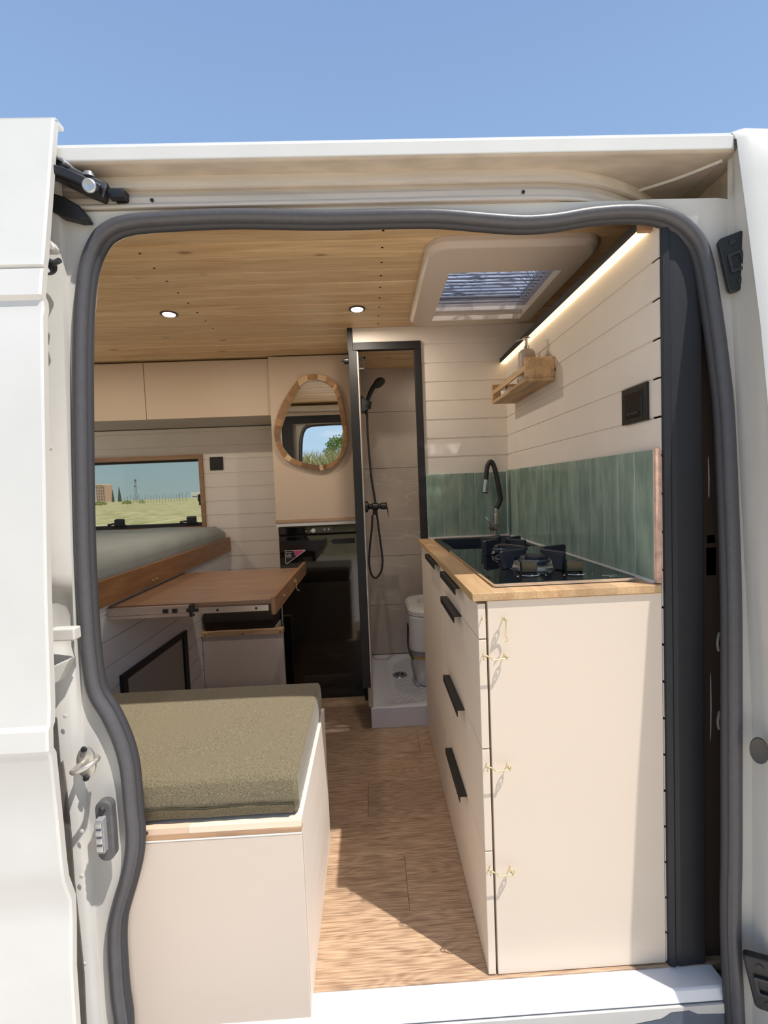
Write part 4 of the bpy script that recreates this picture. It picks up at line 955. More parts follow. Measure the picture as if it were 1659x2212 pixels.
wc = thing('portable_toilet', 'white portable toilet with grey band, half hidden behind the kitchen cabinet', 'toilet', (.33, 2.45, .08))
cx, cy = .335, 2.50
bm = bmesh.new(); prism(bm, rrect(cx-.125, cx+.15, cy-.16, cy+.16, .06, 6), 2, .0795, .235); obj('waste_tank', bm, WHITEP, wc, bevel=.01)
bm = bmesh.new(); prism(bm, rrect(cx-.155, cx+.17, cy-.18, cy+.18, .07, 6), 2, .235, .265); obj('band', bm, GREYP, wc, bevel=.004)
bm = bmesh.new(); prism(bm, rrect(cx-.160, cx+.17, cy-.185, cy+.18, .075, 6), 2, .265, .455); obj('flush_tank', bm, WHITEP, wc, bevel=.012)
bm = bmesh.new()
prev = None
for d, z in ((0, .455), (0, .475), (.012, .487), (.05, .489), (.065, .484), (.075, .44)):
    lp = rrect(cx-.162+d, cx+.17-d, cy-.188+d, cy+.182-d, max(.02, .09-d*.4), 6); cur = [bm.verts.new((x, y, z)) for x, y in lp]
    if prev:
        for i in range(len(cur)): bm.faces.new((prev[i], prev[(i+1) % len(cur)], cur[(i+1) % len(cur)], cur[i]))
    prev = cur
bm.faces.new(prev)
obj('seat', bm, WHITEP, wc, smooth=40)
bm = bmesh.new(); tube(bm, smooth_path([(cx-.163, cy-.10, .40), (cx-.165, cy-.10, .35), (cx-.168, cy-.14, .29), (cx-.15, cy-.195, .245)], 5), .0045, 8); box(bm, cx-.168, cx-.158, cy-.11, cy-.09, .37, .40)
obj('strap', bm, BLACKP, wc, smooth=True)
bm = bmesh.new()
base = smooth_path([(cx-.166, cy-.13, .262), (cx-.155, cy-.175, .25), (cx-.12, cy-.19, .245), (cx-.03, cy-.19, .242), (cx+.1, cy-.19, .242)], 14)
for ph in (0, math.pi):
    tube(bm, [p+Vector((0, math.sin(i*.9+ph)*.003, math.cos(i*.9+ph)*.003)) for i, p in enumerate(base)], .0032, 6)
obj('cord', bm, ROPE, wc, smooth=True)

# ------------------------------------------------------------------ fridge, tall cupboard, mirror
fr = thing('fridge', 'glossy black undercounter fridge below the pale tall cupboard', 'fridge', (-.28, 2.5, 0))
obj('fridge_body', B(-.482, -.074, 2.475, 2.78, .045, .928), BLACKP, fr)
obj('fridge_door', B(-.484, -.072, 2.435, 2.472, .050, .884, bev=.004), GLOSSB, fr)
obj('control_panel', B(-.484, -.072, 2.433, 2.472, .890, .930, bev=.003), GLOSSB, fr)
bm = bmesh.new(); box(bm, -.300, -.205, 2.4318, 2.4332, .897, .922); cp_ = obj('display', bm, mat('display_grey', srgb(70, 64, 62), .2), fr)
bm = bmesh.new()
for x in (-.243, -.222): lathe(bm, (x, 2.4316, .910), [(.0001, 0), (.0042, 0), (.003, .001), (.0001, .001)], 14, Vector((0, -1, 0)))
lathe(bm, (-.302, 2.4326, .907), [(.010, 0), (.011, .001), (.007, .0012)], 16, Vector((0, -1, 0)))
for x in (-.345, -.32): prism(bm, [(x, .903), (x+.008, .903), (x+.004, .909)], 1, 2.432, 2.433)
obj('display_marks', bm, mat('print_silver', srgb(200, 196, 196), .4), cp_)
bm = bmesh.new()
for s, (a, b) in ((1, (-.462, -.330)), (-1, (-.215, -.088))):
    prism(bm, [(a, .858), (b-.014 if s == 1 else b, .858), (b, .845) if s == 1 else (b, .845), (b-.014 if s == 1 else b, .832), (a, .832) if s == 1 else (a+.014, .832), (a, .845)] if s == 1 else [(a+.014, .858), (b, .858), (b, .832), (a+.014, .832), (a, .845)], 1, 2.4337, 2.4352)
box(bm, -.33, -.215, 2.4342, 2.4352, .844, .846)
obj('grip_recess', bm, mat('recess_black', srgb(5, 5, 7), .5), fr)
bm = bmesh.new(); box(bm, -.482, -.074, 2.46, 2.475, .0, .046); obj('plinth', bm, GLOSSB, fr)
# energy sticker
st_ = obj('sticker', (lambda b: (prism(b, [(-.456, .808), (-.352, .8085), (-.348, .803), (-.446, .738), (-.455, .742)], 1, 2.4332, 2.4346), b)[1])(bmesh.new()), mat('sticker_border', srgb(214, 196, 190), .5), fr)
bm = bmesh.new(); prism(bm, [(-.4535, .8055), (-.4135, .8055), (-.400, .772), (-.446, .7425), (-.4525, .744)], 1, 2.4326, 2.4334); obj('sticker_field', bm, mat('sticker_dark', srgb(40, 34, 36), .4), st_)
bm = bmesh.new(); prism(bm, [(-.4125, .8055), (-.3535, .8055), (-.3525, .8035), (-.403, .7715), (-.406, .7745), (-.402, .780), (-.409, .786), (-.406, .792), (-.413, .797)], 1, 2.4326, 2.4334); obj('sticker_magenta', bm, mat('sticker_pink', srgb(176, 78, 112), .4), st_)
cu = bpy.data.curves.new('lettering', 'FONT'); cu.body = 'LG'; cu.size = .021; cu.extrude = .0002; cu.offset = .0004
tmp = bpy.data.objects.new('lettering', cu); me = bpy.data.meshes.new_from_object(tmp); bpy.data.objects.remove(tmp)
me.transform(Matrix.Translation((-.4495, 2.4322, .776)) @ Matrix.Rotation(math.pi/2, 4, 'X')); me.materials.clear(); me.materials.append(MATS['sticker_border'])
lt = bpy.data.objects.new('lettering', me); COL.objects.link(lt); lt.parent = st_
bm = bmesh.new(); 
for i in range(7): box(bm, -.449+i*.0042, -.4458+i*.0042, 2.432, 2.4326, .7955, .7985)
box(bm, -.449, -.418, 2.432, 2.4326, .7695, .7705)
obj('sticker_print', bm, MATS['sticker_border'], st_)

tc_ = thing('tall_cupboard', 'tall pinkish beige cupboard above the fridge, carrying the oval mirror', 'cupboard', (-.29, 2.6, .93))
obj('cupboard_door', B(-.497, -.071, 2.458, 2.476, .966, 1.815), CASHSHADE, tc_, bevel=.001)
obj('cupboard_carcass', B(-.495, -.073, 2.477, 2.80, .9605, 1.818), CASHSHADE, tc_)
obj('wood_strip', B(-.500, -.069, 2.452, 2.60, .951, .9655), OAKX, tc_, bevel=.001)
obj('rail_strip', B(-.497, -.069, 2.456, 2.60, .9315, .9505), mat('white_rail', srgb(214, 206, 202), .45), tc_)
bm = bmesh.new(); box(bm, -.492, -.4855, 2.45, 2.80, 0, .93); obj('side_panel', bm, CASH, tc_)
bm = bmesh.new(); box(bm, -.069, -.0465, 2.40, 2.80, 0, 1.818); obj('side_panel', bm, BLACKM, tc_)
# mirror
mir = thing('wall_mirror', 'egg-shaped mirror with patchwork wooden frame hung on the tall cupboard', 'mirror', (-.28, 2.45, 1.2))
zo = [(700, 200), (850, 175), (970, 180), (1090, 212), (1250, 325), (1370, 560), (1450, 950), (1492, 1300), (1480, 1500), (1405, 1720), (1260, 1880), (1110, 1958), (950, 1975), (700, 1925), (400, 1815), (250, 1680), (155, 1500), (118, 1280), (150, 1060), (255, 750), (400, 500), (550, 290), (625, 228)]
zi = [(760, 290), (900, 272), (1050, 308), (1180, 400), (1285, 610), (1345, 900), (1398, 1200), (1400, 1450), (1335, 1690), (1200, 1820), (1030, 1868), (850, 1865), (640, 1818), (450, 1740), (330, 1620), (240, 1470), (213, 1300), (262, 1100), (380, 790), (500, 560), (600, 395), (690, 318)]
MY = 2.445
def trace(z): return [at(580+x/8.732, 790+y/8.732, 1, MY) for x, y in z]
def resample(pts, n):
    p = smooth_path(pts, 8, True); p.append(p[0]); d = [0]
    for a, b in zip(p, p[1:]): d.append(d[-1]+(b-a).length)
    xs_ = np.linspace(0, d[-1], n+1)[:-1]
    return list(zip(np.interp(xs_, d, [q.x for q in p]), np.interp(xs_, d, [q.z for q in p])))
NO = 96
inn_ = resample(trace(zi), NO); outl = resample(trace(zo), 400); cxm = np.mean([p[0] for p in inn_]); czm = np.mean([p[1] for p in inn_])
def polar(pts):
    a = np.unwrap([math.atan2(z-czm, x-cxm) for x, z in pts]); r = [math.hypot(x-cxm, z-czm) for x, z in pts]; return a, r
def on(pts, th):
    a = np.array([math.atan2(z-czm, x-cxm) for x, z in pts]); r = np.array([math.hypot(x-cxm, z-czm) for x, z in pts]); i = np.argsort(a); a = a[i]; r = r[i]
    R_ = np.interp(th, np.concatenate([a-2*math.pi, a, a+2*math.pi]), np.concatenate([r, r, r])); return (cxm+R_*math.cos(th), czm+R_*math.sin(th))
inn_h = resample(trace(zi), 400)
ths = [2*math.pi*i/NO-math.pi for i in range(NO)]
OO = [on(outl, t) for t in ths]; II = [on(inn_h, t) for t in ths]
bm = bmesh.new()
pale = set()
def near_(px, py):
    w = at(580+px/8.732, 790+py/8.732, 1, MY); t = math.atan2(w.z-czm, w.x-cxm); return t
pale_th = [(near_(650, 270), .11), (near_(1010, 240), .09), (near_(1262, 400), .035), (near_(380, 1750), .07), (near_(1002, 1925), .04)]
segs = []; i = 0; rnd = random.Random(3)
while i < NO:
    k = rnd.choice((5, 6, 7, 9)); segs.append((i, min(i+k, NO))); i += k
def arcbox(bm, i0, i1, y0, y1, fo=None, fi=None, n=6):
    ts = [i0+(i1-i0)*j/n for j in range(n+1)]
    O = [on(outl, t) for t in ts]; I = [on(inn_h, t) for t in ts]
    O = [(x+(x-a)*0, z) for (x, z), (a, b) in zip(O, I)]
    poly = O+I[::-1]; prism(bm, poly, 1, y0, y1)
for a, b in segs: arcbox(bm, ths[a], ths[a]+(b-a)*2*math.pi/NO, 2.433, 2.4575, n=(b-a))
obj('mirror_frame', bm, MIRW, mir, bevel=.0008)
bm = bmesh.new()
for t, w in pale_th: arcbox(bm, t-w/1, t+w/1, 2.4322, 2.4578, n=4)
obj('pale_inlay', bm, MIRL, mir)
bm = bmesh.new(); prism(bm, [(cxm+(x-cxm)*1.01, czm+(z-czm)*1.01) for x, z in II], 1, 2.449, 2.4575)
obj('mirror_glass', bm, MIRG, mir)

# ------------------------------------------------------------------ overhead cupboards, window
oc = thing('overhead_cupboard', 'long beige overhead cupboard under the ceiling above the window', 'cupboard', (-1.2, 2.6, 1.5))
obj('cupboard_door', B(-1.1445, -.500, 2.482, 2.499, 1.520, 1.812), CASHSHADE, oc, bevel=.001)
obj('cupboard_door', B(-2.05, -1.1475, 2.482, 2.499, 1.520, 1.812), CASHSHADE, oc, bevel=.001)
obj('cupboard_carcass', B(-2.05, -.500, 2.50, 2.815, 1.520, 1.818), UNDER, oc)
w = obj('window_1', (lambda b: ([box(b, *q) for q in ((WX0-.02, WX1+.022, 2.806, 2.86, WZ1-.002, WZ1+.024), (WX1-.002, WX1+.022, 2.806, 2.86, WZ0, WZ1-.002), (WX0-.02, WX1+.022, 2.806, 2.86, WZ0-.02, WZ0))], b)[1])(bmesh.new()), WINW, bevel=.001, kind='structure')
bm = bmesh.new()
ringplate(bm, [(WX0, WZ0), (WX1-.002, WZ0), (WX1-.002, WZ1-.002), (WX0, WZ1-.002)], [(WX0+.015, WZ0+.022), (WX1-.008, WZ0+.022), (WX1-.008, WZ1-.014), (WX0+.015, WZ1-.014)], 2.845, 2.87, 1)
obj('window_gasket', bm, RUBBERD, w)
obj('window_pane', B(WX0, WX1, 2.8715, 2.874, WZ0, WZ1), WGLASS, w)
for x, m_ in ((-1.515, 1), (-1.085, 1)):
    bm = bmesh.new(); box(bm, x-.028, x+.028, 2.835, 2.862, WZ0+.015, WZ0+.062, bev=.008); box(bm, x-.038, x+.036, 2.84, 2.862, WZ0+.008, WZ0+.026, bev=.004)
    tube(bm, [(x-.025, 2.84, WZ0+.035), (x-.065, 2.838, WZ0+.028)], [.005, .007], 8)
    obj('window_latch', bm, BLACKP, w)
bm = bmesh.new(); box(bm, WX1-.022, WX1-.002, 2.83, 2.85, 1.055, 1.125, bev=.005); box(bm, WX1-.027, WX1-.01, 2.828, 2.84, 1.08, 1.12, bev=.004); obj('window_latch', bm, BLACKP, w)

# ------------------------------------------------------------------ bed
bed = thing('platform_bed', 'wooden bed edge board along the mattress, above the pull-out table', 'bed', (-.9, 2.0, .77))
obj('edge_board', B(-.865+.001, -.845, 1.0, 2.80, .775, .858), ACACIA, bed, bevel=.001)
obj('bed_deck', B(-2.08, -.866, 1.02, 2.80, .80, .815), ACACIA, bed)
bm = bmesh.new(); lathe(bm, (-.845, 1.795, .795), [(.0001, 0), (.004, 0), (.003, .005), (.0001, .006)], 10, Vector((1, 0, 0))); lathe(bm, (-.845, 1.825, .796), [(.0001, 0), (.004, 0), (.003, .005), (.0001, .006)], 10, Vector((1, 0, 0)))
obj('screw_eye', bm, BRASS, bed)
bm = bmesh.new(); nx, ny = 30, 44; x0, x1, y0, y1 = -2.06, -.872, 1.03, 2.79; rnd = random.Random(5)
grid = []
for j in range(ny+1):
    row = []
    for i in range(nx+1):
        u, v = i/nx, j/ny; x = x0+(x1-x0)*u; y = y0+(y1-y0)*v
        e = min((x1-x)/.05, 1) if x1-x < .05 else 1
        z = .935-.03*(1-math.sin(e*math.pi/2))-(.02*(1-min((y1-y)/.05, 1)))+.0035*math.sin(x*9+y*13)*math.sin(y*7-x*4)+.003*math.sin(y*31+x*17)
        row.append(bm.verts.new((x, y, z)))
    grid.append(row)
for j in range(ny):
    for i in range(nx): bm.faces.new((grid[j][i], grid[j][i+1], grid[j+1][i+1], grid[j+1][i]))
lo = [bm.verts.new((x1+.004, grid[j][nx].co.y, .885)) for j in range(ny+1)]; lo2 = [bm.verts.new((x1, grid[j][nx].co.y, .8165)) for j in range(ny+1)]
for j in range(ny): bm.faces.new((grid[j][nx], lo[j], lo[j+1], grid[j+1][nx])); bm.faces.new((lo[j], lo2[j], lo2[j+1], lo[j+1]))
n0 = [bm.verts.new((grid[0][i].co.x, y0, .8165)) for i in range(nx+1)]
for i in range(nx): bm.faces.new((grid[0][i], n0[i], n0[i+1], grid[0][i+1]))
tag(obj('mattress', bm, MATT, smooth=True), 'grey-green mattress with creased cover on the raised bed under the window', 'mattress')

# ------------------------------------------------------------------ pull-out table
TZ = .763
tb = thing('pull_out_table', 'brown wooden table top slid out from under the bed on steel runners', 'table', (-.6, 1.85, TZ))
obj('tabletop', B(-.90, -.336, 1.522, 2.138, TZ-.016, TZ), TABLEW, tb, bevel=.0008)
obj('end_board', B(-.336, -.322, 1.510, 2.245, TZ-.048, TZ+.010), ACACIA, tb, bevel=.0008)
def runner(y0, y1):
    bm = bmesh.new()
    box(bm, -.865, -.60, y0, y1, TZ-.040, TZ-.030); box(bm, -.865, -.60, y0, y1, TZ-.012, TZ-.004); box(bm, -.865, -.60, y0+.003, y1, TZ-.031, TZ-.011)
    r = obj('runner', bm, mat('galvanised', srgb(196, 180, 172), .35, metal=.8), tb, bevel=.0006)
    obj('inner_slide', B(-.62, -.345, y0+.002, y1, TZ-.034, TZ-.016), MATS['galvanised'], r)
    bm = bmesh.new(); box(bm, -.600, -.588, y0-.004, y1+.004, TZ-.042, TZ-.002, bev=.002); box(bm, -.608, -.57, y0-.003, y0+.004, TZ-.026, TZ-.016)
    for x in (-.655, -.685): box(bm, x, x+.016, y0-.001, y0+.002, TZ-.027, TZ-.015)
    for x in (-.51, -.385): lathe(bm, (x, y0+.002, TZ-.025), [(.0001, 0), (.0045, 0), (.004, .001), (.0001, .001)], 10, Vector((0, -1, 0)))
    obj('slide_stop', bm, BLACKP, r)
runner(1.508, 1.521); runner(2.1395, 2.152)
bm = bmesh.new(); ring(bm, (-.318, 1.885, .752), .005, .0014, (0, 1, 0)); tube(bm, smooth_path([(-.316, 1.885, .749), (-.314, 1.89, .735), (-.313, 1.895, .715), (-.308, 1.902, .706), (-.306, 1.91, .708)], 4), .0017, 6); lathe(bm, (-.321, 1.875, .751), [(.0001, 0), (.003, 0), (.0001, .005)], 8, Vector((1, 0, 0)))
obj('hook_latch', bm, BRASS, tb, smooth=True)
bm = bmesh.new(); lathe(bm, (-.3215, 1.655, .745), [(.0001, 0), (.0025, 0), (.0001, .006)], 8, Vector((1, 0, 0))); obj('screw_eye', bm, BRASS, tb)

# hatch in the bed wall
ht = thing('bed_wall_hatch', 'sloping-topped grey hatch with black edging in the white wall below the bed', 'hatch', (XW, 1.85, .2))
bm = bmesh.new(); prism(bm, [(1.585, .03), (1.585, .500), (1.60, .508), (2.07, .5), (2.07, .03)], 0, XW+.001, XW+.004)
P4 = at(262, 1462, 0, XW+.006), at(397, 1364, 0, XW+.006)
obj('hatch_panel', bm, mat('hatch_grey', srgb(158, 150, 142), .6), ht)
bm = bmesh.new()
O = [(1.558, .02), (1.558, .519), (2.102, .507), (2.102, .02)]; I = [(1.585, .045), (1.585, .497), (2.066, .486), (2.066, .045)]
ringplate(bm, O, I, XW+.0005, XW+.014, 0)
obj('hatch_edging', bm, BLACKM, ht)

# ------------------------------------------------------------------ benches and cushions
def bench(x0, x1, y0, y1, zt, label, strip_y):
    t = thing('storage_bench', label, 'bench', ((x0+x1)/2, (y0+y1)/2, 0), 'box benches either side of the table')
    return t
b1 = bench(-.84, -.17, .936, 1.431, .431, '', 0); b1['label'] = 'pale beige box bench in front, nearest the open door'
obj('front_panel', B(-.84, -.170, .937, .953, -.038, .4022), CASH, b1, bevel=.001)
obj('side_panel', B(-.186, -.170, .954, 1.431, .001, .431), mat('pale_ply', srgb(232, 220, 208), .5, noise=(14, .05, (1, .2, 1))), b1, bevel=.001)
obj('seat_rail', B(-.84, -.170, .9365, .953, .4055, .4172), OAKX, b1, bevel=.001)
obj('seat_board', B(-.84, -.187, .954, 1.431, .40, .4305), CABW, b1)
obj('board_edge', B(-.84, -.402, .9365, .9535, .4175, .4305), mat('pink_beech', srgb(232, 200, 172), .5, noise=(5, .08, (1, 8, 8))), b1)
obj('board_edge', B(-.4015, -.170, .9365, .9535, .4175, .4305), mat('pale_maple', srgb(238, 222, 196), .5, noise=(5, .06, (1, 8, 8))), b1)
obj('edging_tape', B(-.84, -.170, .9360, .953, .4025, .4052), mat('white_edging', srgb(240, 234, 226), .5), b1)
bm = bmesh.new(); lathe(bm, (-.487, .9363, .424), [(.0001, 0), (.004, 0), (.0035, .0008), (.0001, .0008)], 12, Vector((0, -1, 0))); obj('rail_screw', bm, mat('screw_brown', srgb(90, 66, 50), .5), b1)
obj('back_panel', B(-.84, -.187, 1.415, 1.431, .001, .399), CASH, b1)
b2_ = bench(-.86, -.455, 2.31, 2.8, .431, '', 0); b2_['label'] = 'plain beige box bench at the back beside the black fridge'
obj('front_panel', B(-.862, -.497, 2.31, 2.326, .002, .409), mat('beige_back_bench', srgb(206, 190, 180), .5), b2_, bevel=.001)
obj('front_filler', B(-.497, -.462, 2.31, 2.326, .002, .409), MATS['beige_back_bench'], b2_)
obj('seat_rail', B(-.864, -.460, 2.302, 2.34, .410, .4335), OAKX, b2_, bevel=.001)
obj('seat_board', B(-.862, -.50, 2.34, 2.80, .40, .4335), CABW, b2_)
for x in (-.845, -.66, -.475):
    bm = bmesh.new(); lathe(bm, (x, 2.302, .418), [(.0001, 0), (.004, 0), (.0035, .0008), (.0001, .0008)], 12, Vector((0, -1, 0))); obj('rail_screw', bm, BLACKP, b2_)

def cushion(name, x0, x1, y0, y1, z0, z1, m, label, seam=True):
    t = thing(name, label, 'cushion', ((x0+x1)/2, (y0+y1)/2, z0), 'olive bench cushions')
    bm = bmesh.new(); nx, ny = 14, 10
    box(bm, x0, x1, y0, y1, z0, z1)
    bmesh.ops.subdivide_edges(bm, edges=bm.edges, cuts=9, use_grid_fill=True)
    for v in bm.verts:
        u = (v.co.x-x0)/(x1-x0); w = (v.co.y-y0)/(y1-y0); h = (v.co.z-z0)/(z1-z0)
        cr_ = max(0, 16*u*(1-u)*w*(1-w))**.35
        if h > .99: v.co.z += .006*cr_
        s = math.sin(math.pi*h)*.004
        if w < .01: v.co.y += -s*1.6+(.009 if h < .35 else 0)+.0012*math.sin(v.co.x*40)
        if u > .99: v.co.x += s
    o = obj('cushion_cover', bm, m, t, smooth=50, bevel=.010)
    if seam:
        bm = bmesh.new(); n = 40
        pts = [(x0+(x1-x0-.006)*i/n, y0-.0045+.001*math.sin(i*1.7), z0+(z1-z0)*.385+.0015*math.sin(i*.6)) for i in range(n+1)]
        tube(bm, pts, .0022, 6); obj('seam', bm, mat('seam_shadow_thread', srgb(60, 54, 36), .9), t)
        bm = bmesh.new(); tube(bm, smooth_path([(x1-.010, y0+.004, z1-.004), (x1-.009, y0-.0035, z1-.02), (x1-.0085, y0-.005, z1-.045), (x1-.008, y0+.004, z0+.025), (x1-.008, y0+.008, z0+.004)], 5), .0012, 6); obj('corner_seam', bm, MATS['seam_shadow_thread'], t)
    return t
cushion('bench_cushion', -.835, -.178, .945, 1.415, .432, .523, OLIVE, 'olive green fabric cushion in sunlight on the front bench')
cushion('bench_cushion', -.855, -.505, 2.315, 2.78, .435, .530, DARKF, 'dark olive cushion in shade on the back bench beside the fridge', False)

# ------------------------------------------------------------------ outdoors
GZ = -.55
def ground_mat():
    m = mat('dry_field', srgb(150, 140, 96), .95)
    n, l = m.node_tree.nodes, m.node_tree.links; b = n['Principled BSDF']; t = n.new('ShaderNodeTexCoord')
    x = n.new('ShaderNodeTexNoise'); x.inputs['Scale'].default_value = .9; x.inputs['Detail'].default_value = 9; l.new(t.outputs['Object'], x.inputs[0])
    x2 = n.new('ShaderNodeTexNoise'); x2.inputs['Scale'].default_value = 14; x2.inputs['Detail'].default_value = 4; l.new(t.outputs['Object'], x2.inputs[0])
    a = n.new('ShaderNodeMath'); a.operation = 'ADD'; l.new(x.outputs[0], a.inputs[0]); l.new(x2.outputs[0], a.inputs[1])
    r = n.new('ShaderNodeValToRGB'); r.color_ramp.elements[0].position = .8; r.color_ramp.elements[1].position = 1.0
    r.color_ramp.elements.new(.3)
    for e, (p, c) in zip(r.color_ramp.elements, [(.41, srgb(146, 140, 92)), (.5, srgb(188, 176, 124)), (.59, srgb(222, 204, 168))]): e.position = p; e.color = c
    h = n.new('ShaderNodeMath'); h.operation = 'MULTIPLY'; h.inputs[1].default_value = .5; l.new(a.outputs[0], h.inputs[0]); l.new(h.outputs[0], r.inputs[0])
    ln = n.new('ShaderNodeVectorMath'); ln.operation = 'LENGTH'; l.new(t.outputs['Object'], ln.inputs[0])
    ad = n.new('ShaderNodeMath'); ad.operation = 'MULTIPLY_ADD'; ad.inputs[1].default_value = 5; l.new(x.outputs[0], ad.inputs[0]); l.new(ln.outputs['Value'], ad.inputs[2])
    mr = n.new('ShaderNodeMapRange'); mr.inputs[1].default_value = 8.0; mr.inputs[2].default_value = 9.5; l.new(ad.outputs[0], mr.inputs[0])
    mk = n.new('ShaderNodeMix'); mk.data_type = 'RGBA'; l.new(mr.outputs[0], mk.inputs[0]); mk.inputs[6].default_value = srgb(226, 214, 200); l.new(r.outputs[0], mk.inputs[7]); l.new(mk.outputs[2], b.inputs['Base Color'])  # ground near the van made pale to bounce light indoors
    return m
bm = bmesh.new(); nx = 40
gv = []
for j in range(nx+1):
    row = []
    for i in range(nx+1):
        sx_ = (i/nx*2-1); sy_ = (j/nx*2-1); x = 600*sx_**3+20*sx_; y = 600*sy_**3+20*sy_
        d = math.hypot(x, y); z = GZ if d < 12 else GZ+.15*math.sin(x*.11)*math.cos(y*.09)
        row.append(bm.verts.new((x, y, z)))
    gv.append(row)
for j in range(nx):
    for i in range(nx): bm.faces.new((gv[j][i], gv[j][i+1], gv[j+1][i+1], gv[j+1][i]))
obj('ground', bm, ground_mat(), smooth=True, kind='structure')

def bank_z(x, y): return GZ
def grass(name, spots, m, label):
    bm = bmesh.new()
    for (x, y, h) in spots:
        a = random.uniform(0, 6.28); w = .006*(1+h*3); lean = Vector((random.gauss(0, .25), random.gauss(0, .25), 0))*h
        p = Vector((x, y, (bank_z(x, y) if y < 0 else GZ)-.03)); d = Vector((math.cos(a), math.sin(a), 0))*w
        v = [bm.verts.new(p-d), bm.verts.new(p+d), bm.verts.new(p+lean*.4+d*.7+Vector((0, 0, h*.6))), bm.verts.new(p+lean*.4-d*.7+Vector((0, 0, h*.6))), bm.verts.new(p+lean+Vector((0, 0, h)))]
        bm.faces.new((v[0], v[1], v[2], v[3])); bm.faces.new((v[3], v[2], v[4]))
    o = obj(name, bm, m, kind='stuff'); o['label'] = label; o['category'] = 'grass'; return o
R = random
DRY = mat('dry_grass', srgb(196, 188, 132), .9, noise=(1.2, .3)); GREEN = mat('green_grass', srgb(132, 144, 80), .9, noise=(1.2, .3))
sp1 = []
for i in range(9000):
    y = 3.6+R.random()**2.0*60; x = -(y/2.8)*R.uniform(.30, .78)-R.uniform(0, .3); sp1.append((x, y, R.uniform(.05, .16)))
grass('field_grass', sp1, DRY, 'dry yellow grass of the field seen through the window')
sp2 = []
for cx_, cy_, rr_, nn in ((-4.0, 8.2, .35, 160), (-3.4, 7.0, .25, 80), (-5.3, 9.5, .3, 80)):
    for i in range(nn): sp2.append((cx_+R.gauss(0, rr_), cy_+R.gauss(0, rr_), R.uniform(.12, .3)))
grass('green_weeds', sp2, GREEN, 'green weed clumps near the van in the dry field')
def bank_z(x, y): return GZ+2.75*math.exp(-((y+14)/3.2)**2)*(1+.12*math.sin(x*.7))
bm = bmesh.new(); rows = [[bm.verts.new((-14+i, -22+j, bank_z(-14+i, -22+j)-.03)) for i in range(29)] for j in range(17)]
for a, b in zip(rows, rows[1:]):
    for i in range(28): bm.faces.new((a[i], a[i+1], b[i+1], b[i]))
obj('ground', bm, mat('bank_soil', srgb(176, 160, 118), .95, noise=(2, .3)), smooth=True, kind='structure')
sp3 = []
for i in range(8000):
    x, y = R.uniform(-5.5, 2), R.uniform(-14.5, -10); sp3.append((x, y, R.uniform(.45, 1.05)))
grass('tall_grass_bank', sp3, DRY, 'tall yellow grass bank reflected in the mirror')
# shrubs behind the photographer (in the mirror)
def shrub(name, label, c, rx, rz, col, n=900, group=None, cat='bush'):
    t = thing(name, label, cat, (c[0], c[1], GZ), group)
    bm = bmesh.new(); rnd = random.Random(int(c[0]*31+c[1]*17))
    for i in range(n):
        u = rnd.uniform(0, 6.28); v = math.acos(rnd.uniform(-.5, 1)); k = rnd.uniform(.6, 1)
        p = Vector((c[0]+rx*k*math.sin(v)*math.cos(u), c[1]+rx*k*math.sin(v)*math.sin(u), c[2]+rz*k*math.cos(v)))
        d = Vector((rnd.gauss(0, 1), rnd.gauss(0, 1), rnd.gauss(0, 1))).normalized()*rx*.07; e = d.orthogonal().normalized()*rx*.05
        bm.faces.new([bm.verts.new(p-d), bm.verts.new(p+e), bm.verts.new(p+d), bm.verts.new(p-e)])
    obj('foliage', bm, col, t)
    bm = bmesh.new(); tube(bm, [(c[0], c[1], GZ), (c[0]+.05*rx, c[1], c[2]), (c[0], c[1], c[2]+rz*.5)], [rx*.08, rx*.06, rx*.02], 6); obj('trunk', bm, mat('bark', srgb(86, 72, 56), .9), t)
    return t
LEAF = mat('bush_leaf', srgb(128, 150, 84), .8, noise=(3, .3)); LEAFD = mat('dark_leaf', srgb(60, 74, 56), .8)
for i, (x, y, z, r_, h_) in enumerate(((-1.0, -15.5, 2.75, .95, .85),)):
    shrub('roadside_bush', ('green leafy bush on the grass bank, reflected in the mirror' if i == 0 else 'leafy bush on the grass bank behind the photographer'), (x, y, z), r_, h_, LEAF, 1100)
# far skyline
def far(px, Y): return at(px, 1060, 1, Y).x
Y1 = 420
xb0, xb1 = far(207, Y1), far(227, Y1); zb1 = at(217, 1048, 1, Y1).z
ap = thing('apartment_block', 'far pinkish apartment block on the horizon at the left of the window', 'building', ((xb0+xb1)/2, Y1, GZ))
wd = xb1-xb0
obj('wall', B(xb0, xb1, Y1, Y1+12, GZ-1, zb1), mat('far_brick', srgb(206, 168, 152), .9), ap)
bm = bmesh.new()
for fx in (.08, .5): box(bm, xb0+wd*fx, xb0+wd*(fx+.3), Y1-.4, Y1+12, zb1, zb1+1.2)
obj('roof_parapet', bm, mat('far_pale', srgb(224, 214, 206), .9), ap)
for i in range(4):
    for j in range(5):
        a = xb0+wd*(.08+i*.24); z0 = GZ+1.5+(zb1-GZ-1.5)*j/5.2
        obj('window', B(a, a+wd*.10, Y1-.15, Y1+.1, z0, z0+(zb1-GZ)*.11), mat('far_glass', srgb(116, 110, 116), .5), ap)
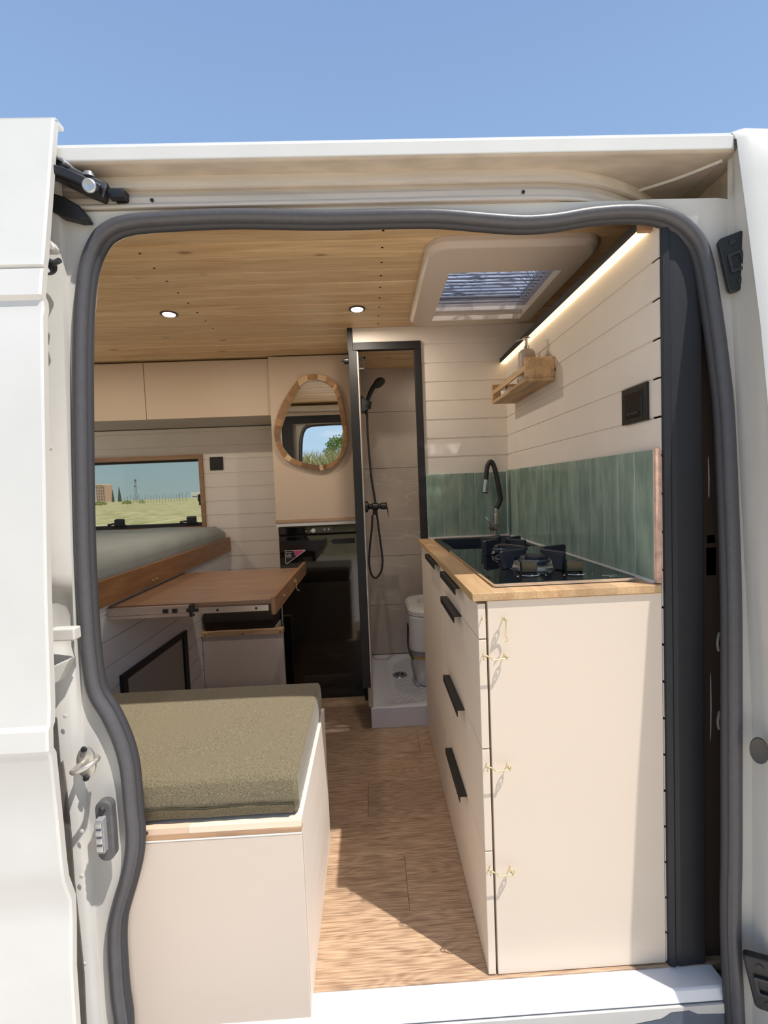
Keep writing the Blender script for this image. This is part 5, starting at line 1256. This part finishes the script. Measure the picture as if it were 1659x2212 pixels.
for px, top, rw, lab in ((243, 1058, 5, 'small dark conifer right of the apartment block on the horizon'), (257.5, 1052, 7, 'larger dark conifer on the horizon left of the mast')):
    Yt = 300; x = far(px, Yt); zt = at(px, top, 1, Yt).z; r_ = abs(far(px+rw, Yt)-far(px, Yt))*.7
    t = thing('conifer', lab, 'tree', (x, Yt, GZ)); bm = bmesh.new()
    for k in range(4):
        z0 = GZ+.5+(zt-GZ)*k*.2; lathe(bm, (x, Yt, z0), [(.01, 0), (r_*(1-.2*k), .02), (r_*.3*(1-.2*k), (zt-GZ)*.3), (.01, (zt-GZ)*.4-.2)], 10)
    obj('foliage', bm, LEAFD, t); bm = bmesh.new(); tube(bm, [(x, Yt, GZ-.5), (x, Yt, GZ+3)], .3, 6); obj('trunk', bm, mat('bark', srgb(86, 72, 56), .9), t)
Ym = 260; x = far(293.5, Ym); zt = at(293.5, 1039, 1, Ym).z
t = thing('lattice_mast', 'thin grey lattice mast standing on the horizon', 'mast', (x, Ym, GZ)); bm = bmesh.new()
for sx_ in (-1, 1): tube(bm, [(x+sx_*.75, Ym, GZ-.3), (x+sx_*.22, Ym, zt)], .11, 4)
for k in range(9):
    f0, f1 = k/9, (k+1)/9; w0, w1 = .75-.53*f0, .75-.53*f1; h = zt-GZ; s_ = 1 if k % 2 else -1
    tube(bm, [(x-s_*w0, Ym, GZ+h*f0), (x+s_*w1, Ym, GZ+h*f1)], .07, 4)
obj('lattice', bm, mat('far_steel', srgb(120, 126, 130), .7), t)
bm = bmesh.new(); box(bm, x-.8, x+.3, Ym-.2, Ym+.2, zt-3.4, zt-2.6); box(bm, x-.5, x+.5, Ym-.2, Ym+.2, zt-.3, zt+.9); obj('aerial', bm, MATS['far_steel'], t)
Yw = 380; xa, xb_ = far(412, Yw), far(428, Yw)
t = thing('white_building', 'low white building on the horizon at the right of the window', 'building', (xa, Yw, GZ))
obj('wall', B(xa, xb_, Yw, Yw+8, GZ-.5, at(420, 1062.5, 1, Yw).z), mat('far_white', srgb(230, 230, 228), .8), t)
obj('window', B(xa+1, xb_-1, Yw-.1, Yw+.1, GZ+1.2, GZ+2.0), MATS['far_glass'], t)
xl_, xr_ = far(268, 180), far(400, 180)
for k in range(22):
    x = xl_+(xr_-xl_)*k/21; bm = bmesh.new(); tube(bm, [(x, 180, GZ-.3), (x, 180, GZ+2.6+.3*(k % 3))], .07, 4)
    tag(obj('fence_post', bm, MATS['far_steel']), 'thin post of the distant fence line across the field', 'post', 'distant fence posts')
for px in (386, 403):
    x = far(px, 200); bm = bmesh.new(); tube(bm, [(x, 200, GZ-.3), (x, 200, 2.6), (x+.9, 200, 2.75)], .08, 5)
    tag(obj('street_lamp', bm, MATS['far_steel']), 'thin distant street lamp, '+('left one of two, farther from the white building' if px == 386 else 'right one of two, beside the white building'), 'street lamp', 'distant street lamps')
for px, w_ in ((215, 26), (272, 20), (305, 12)):
    x = far(px, 150); tt = shrub('hedge_clump', {215: 'low green hedge before the apartment block', 272: 'low green hedge below the conifers', 305: 'low dark hedge at the foot of the mast'}[px], (x, 150, GZ+.5), w_*.075, .9, GREEN, 500)
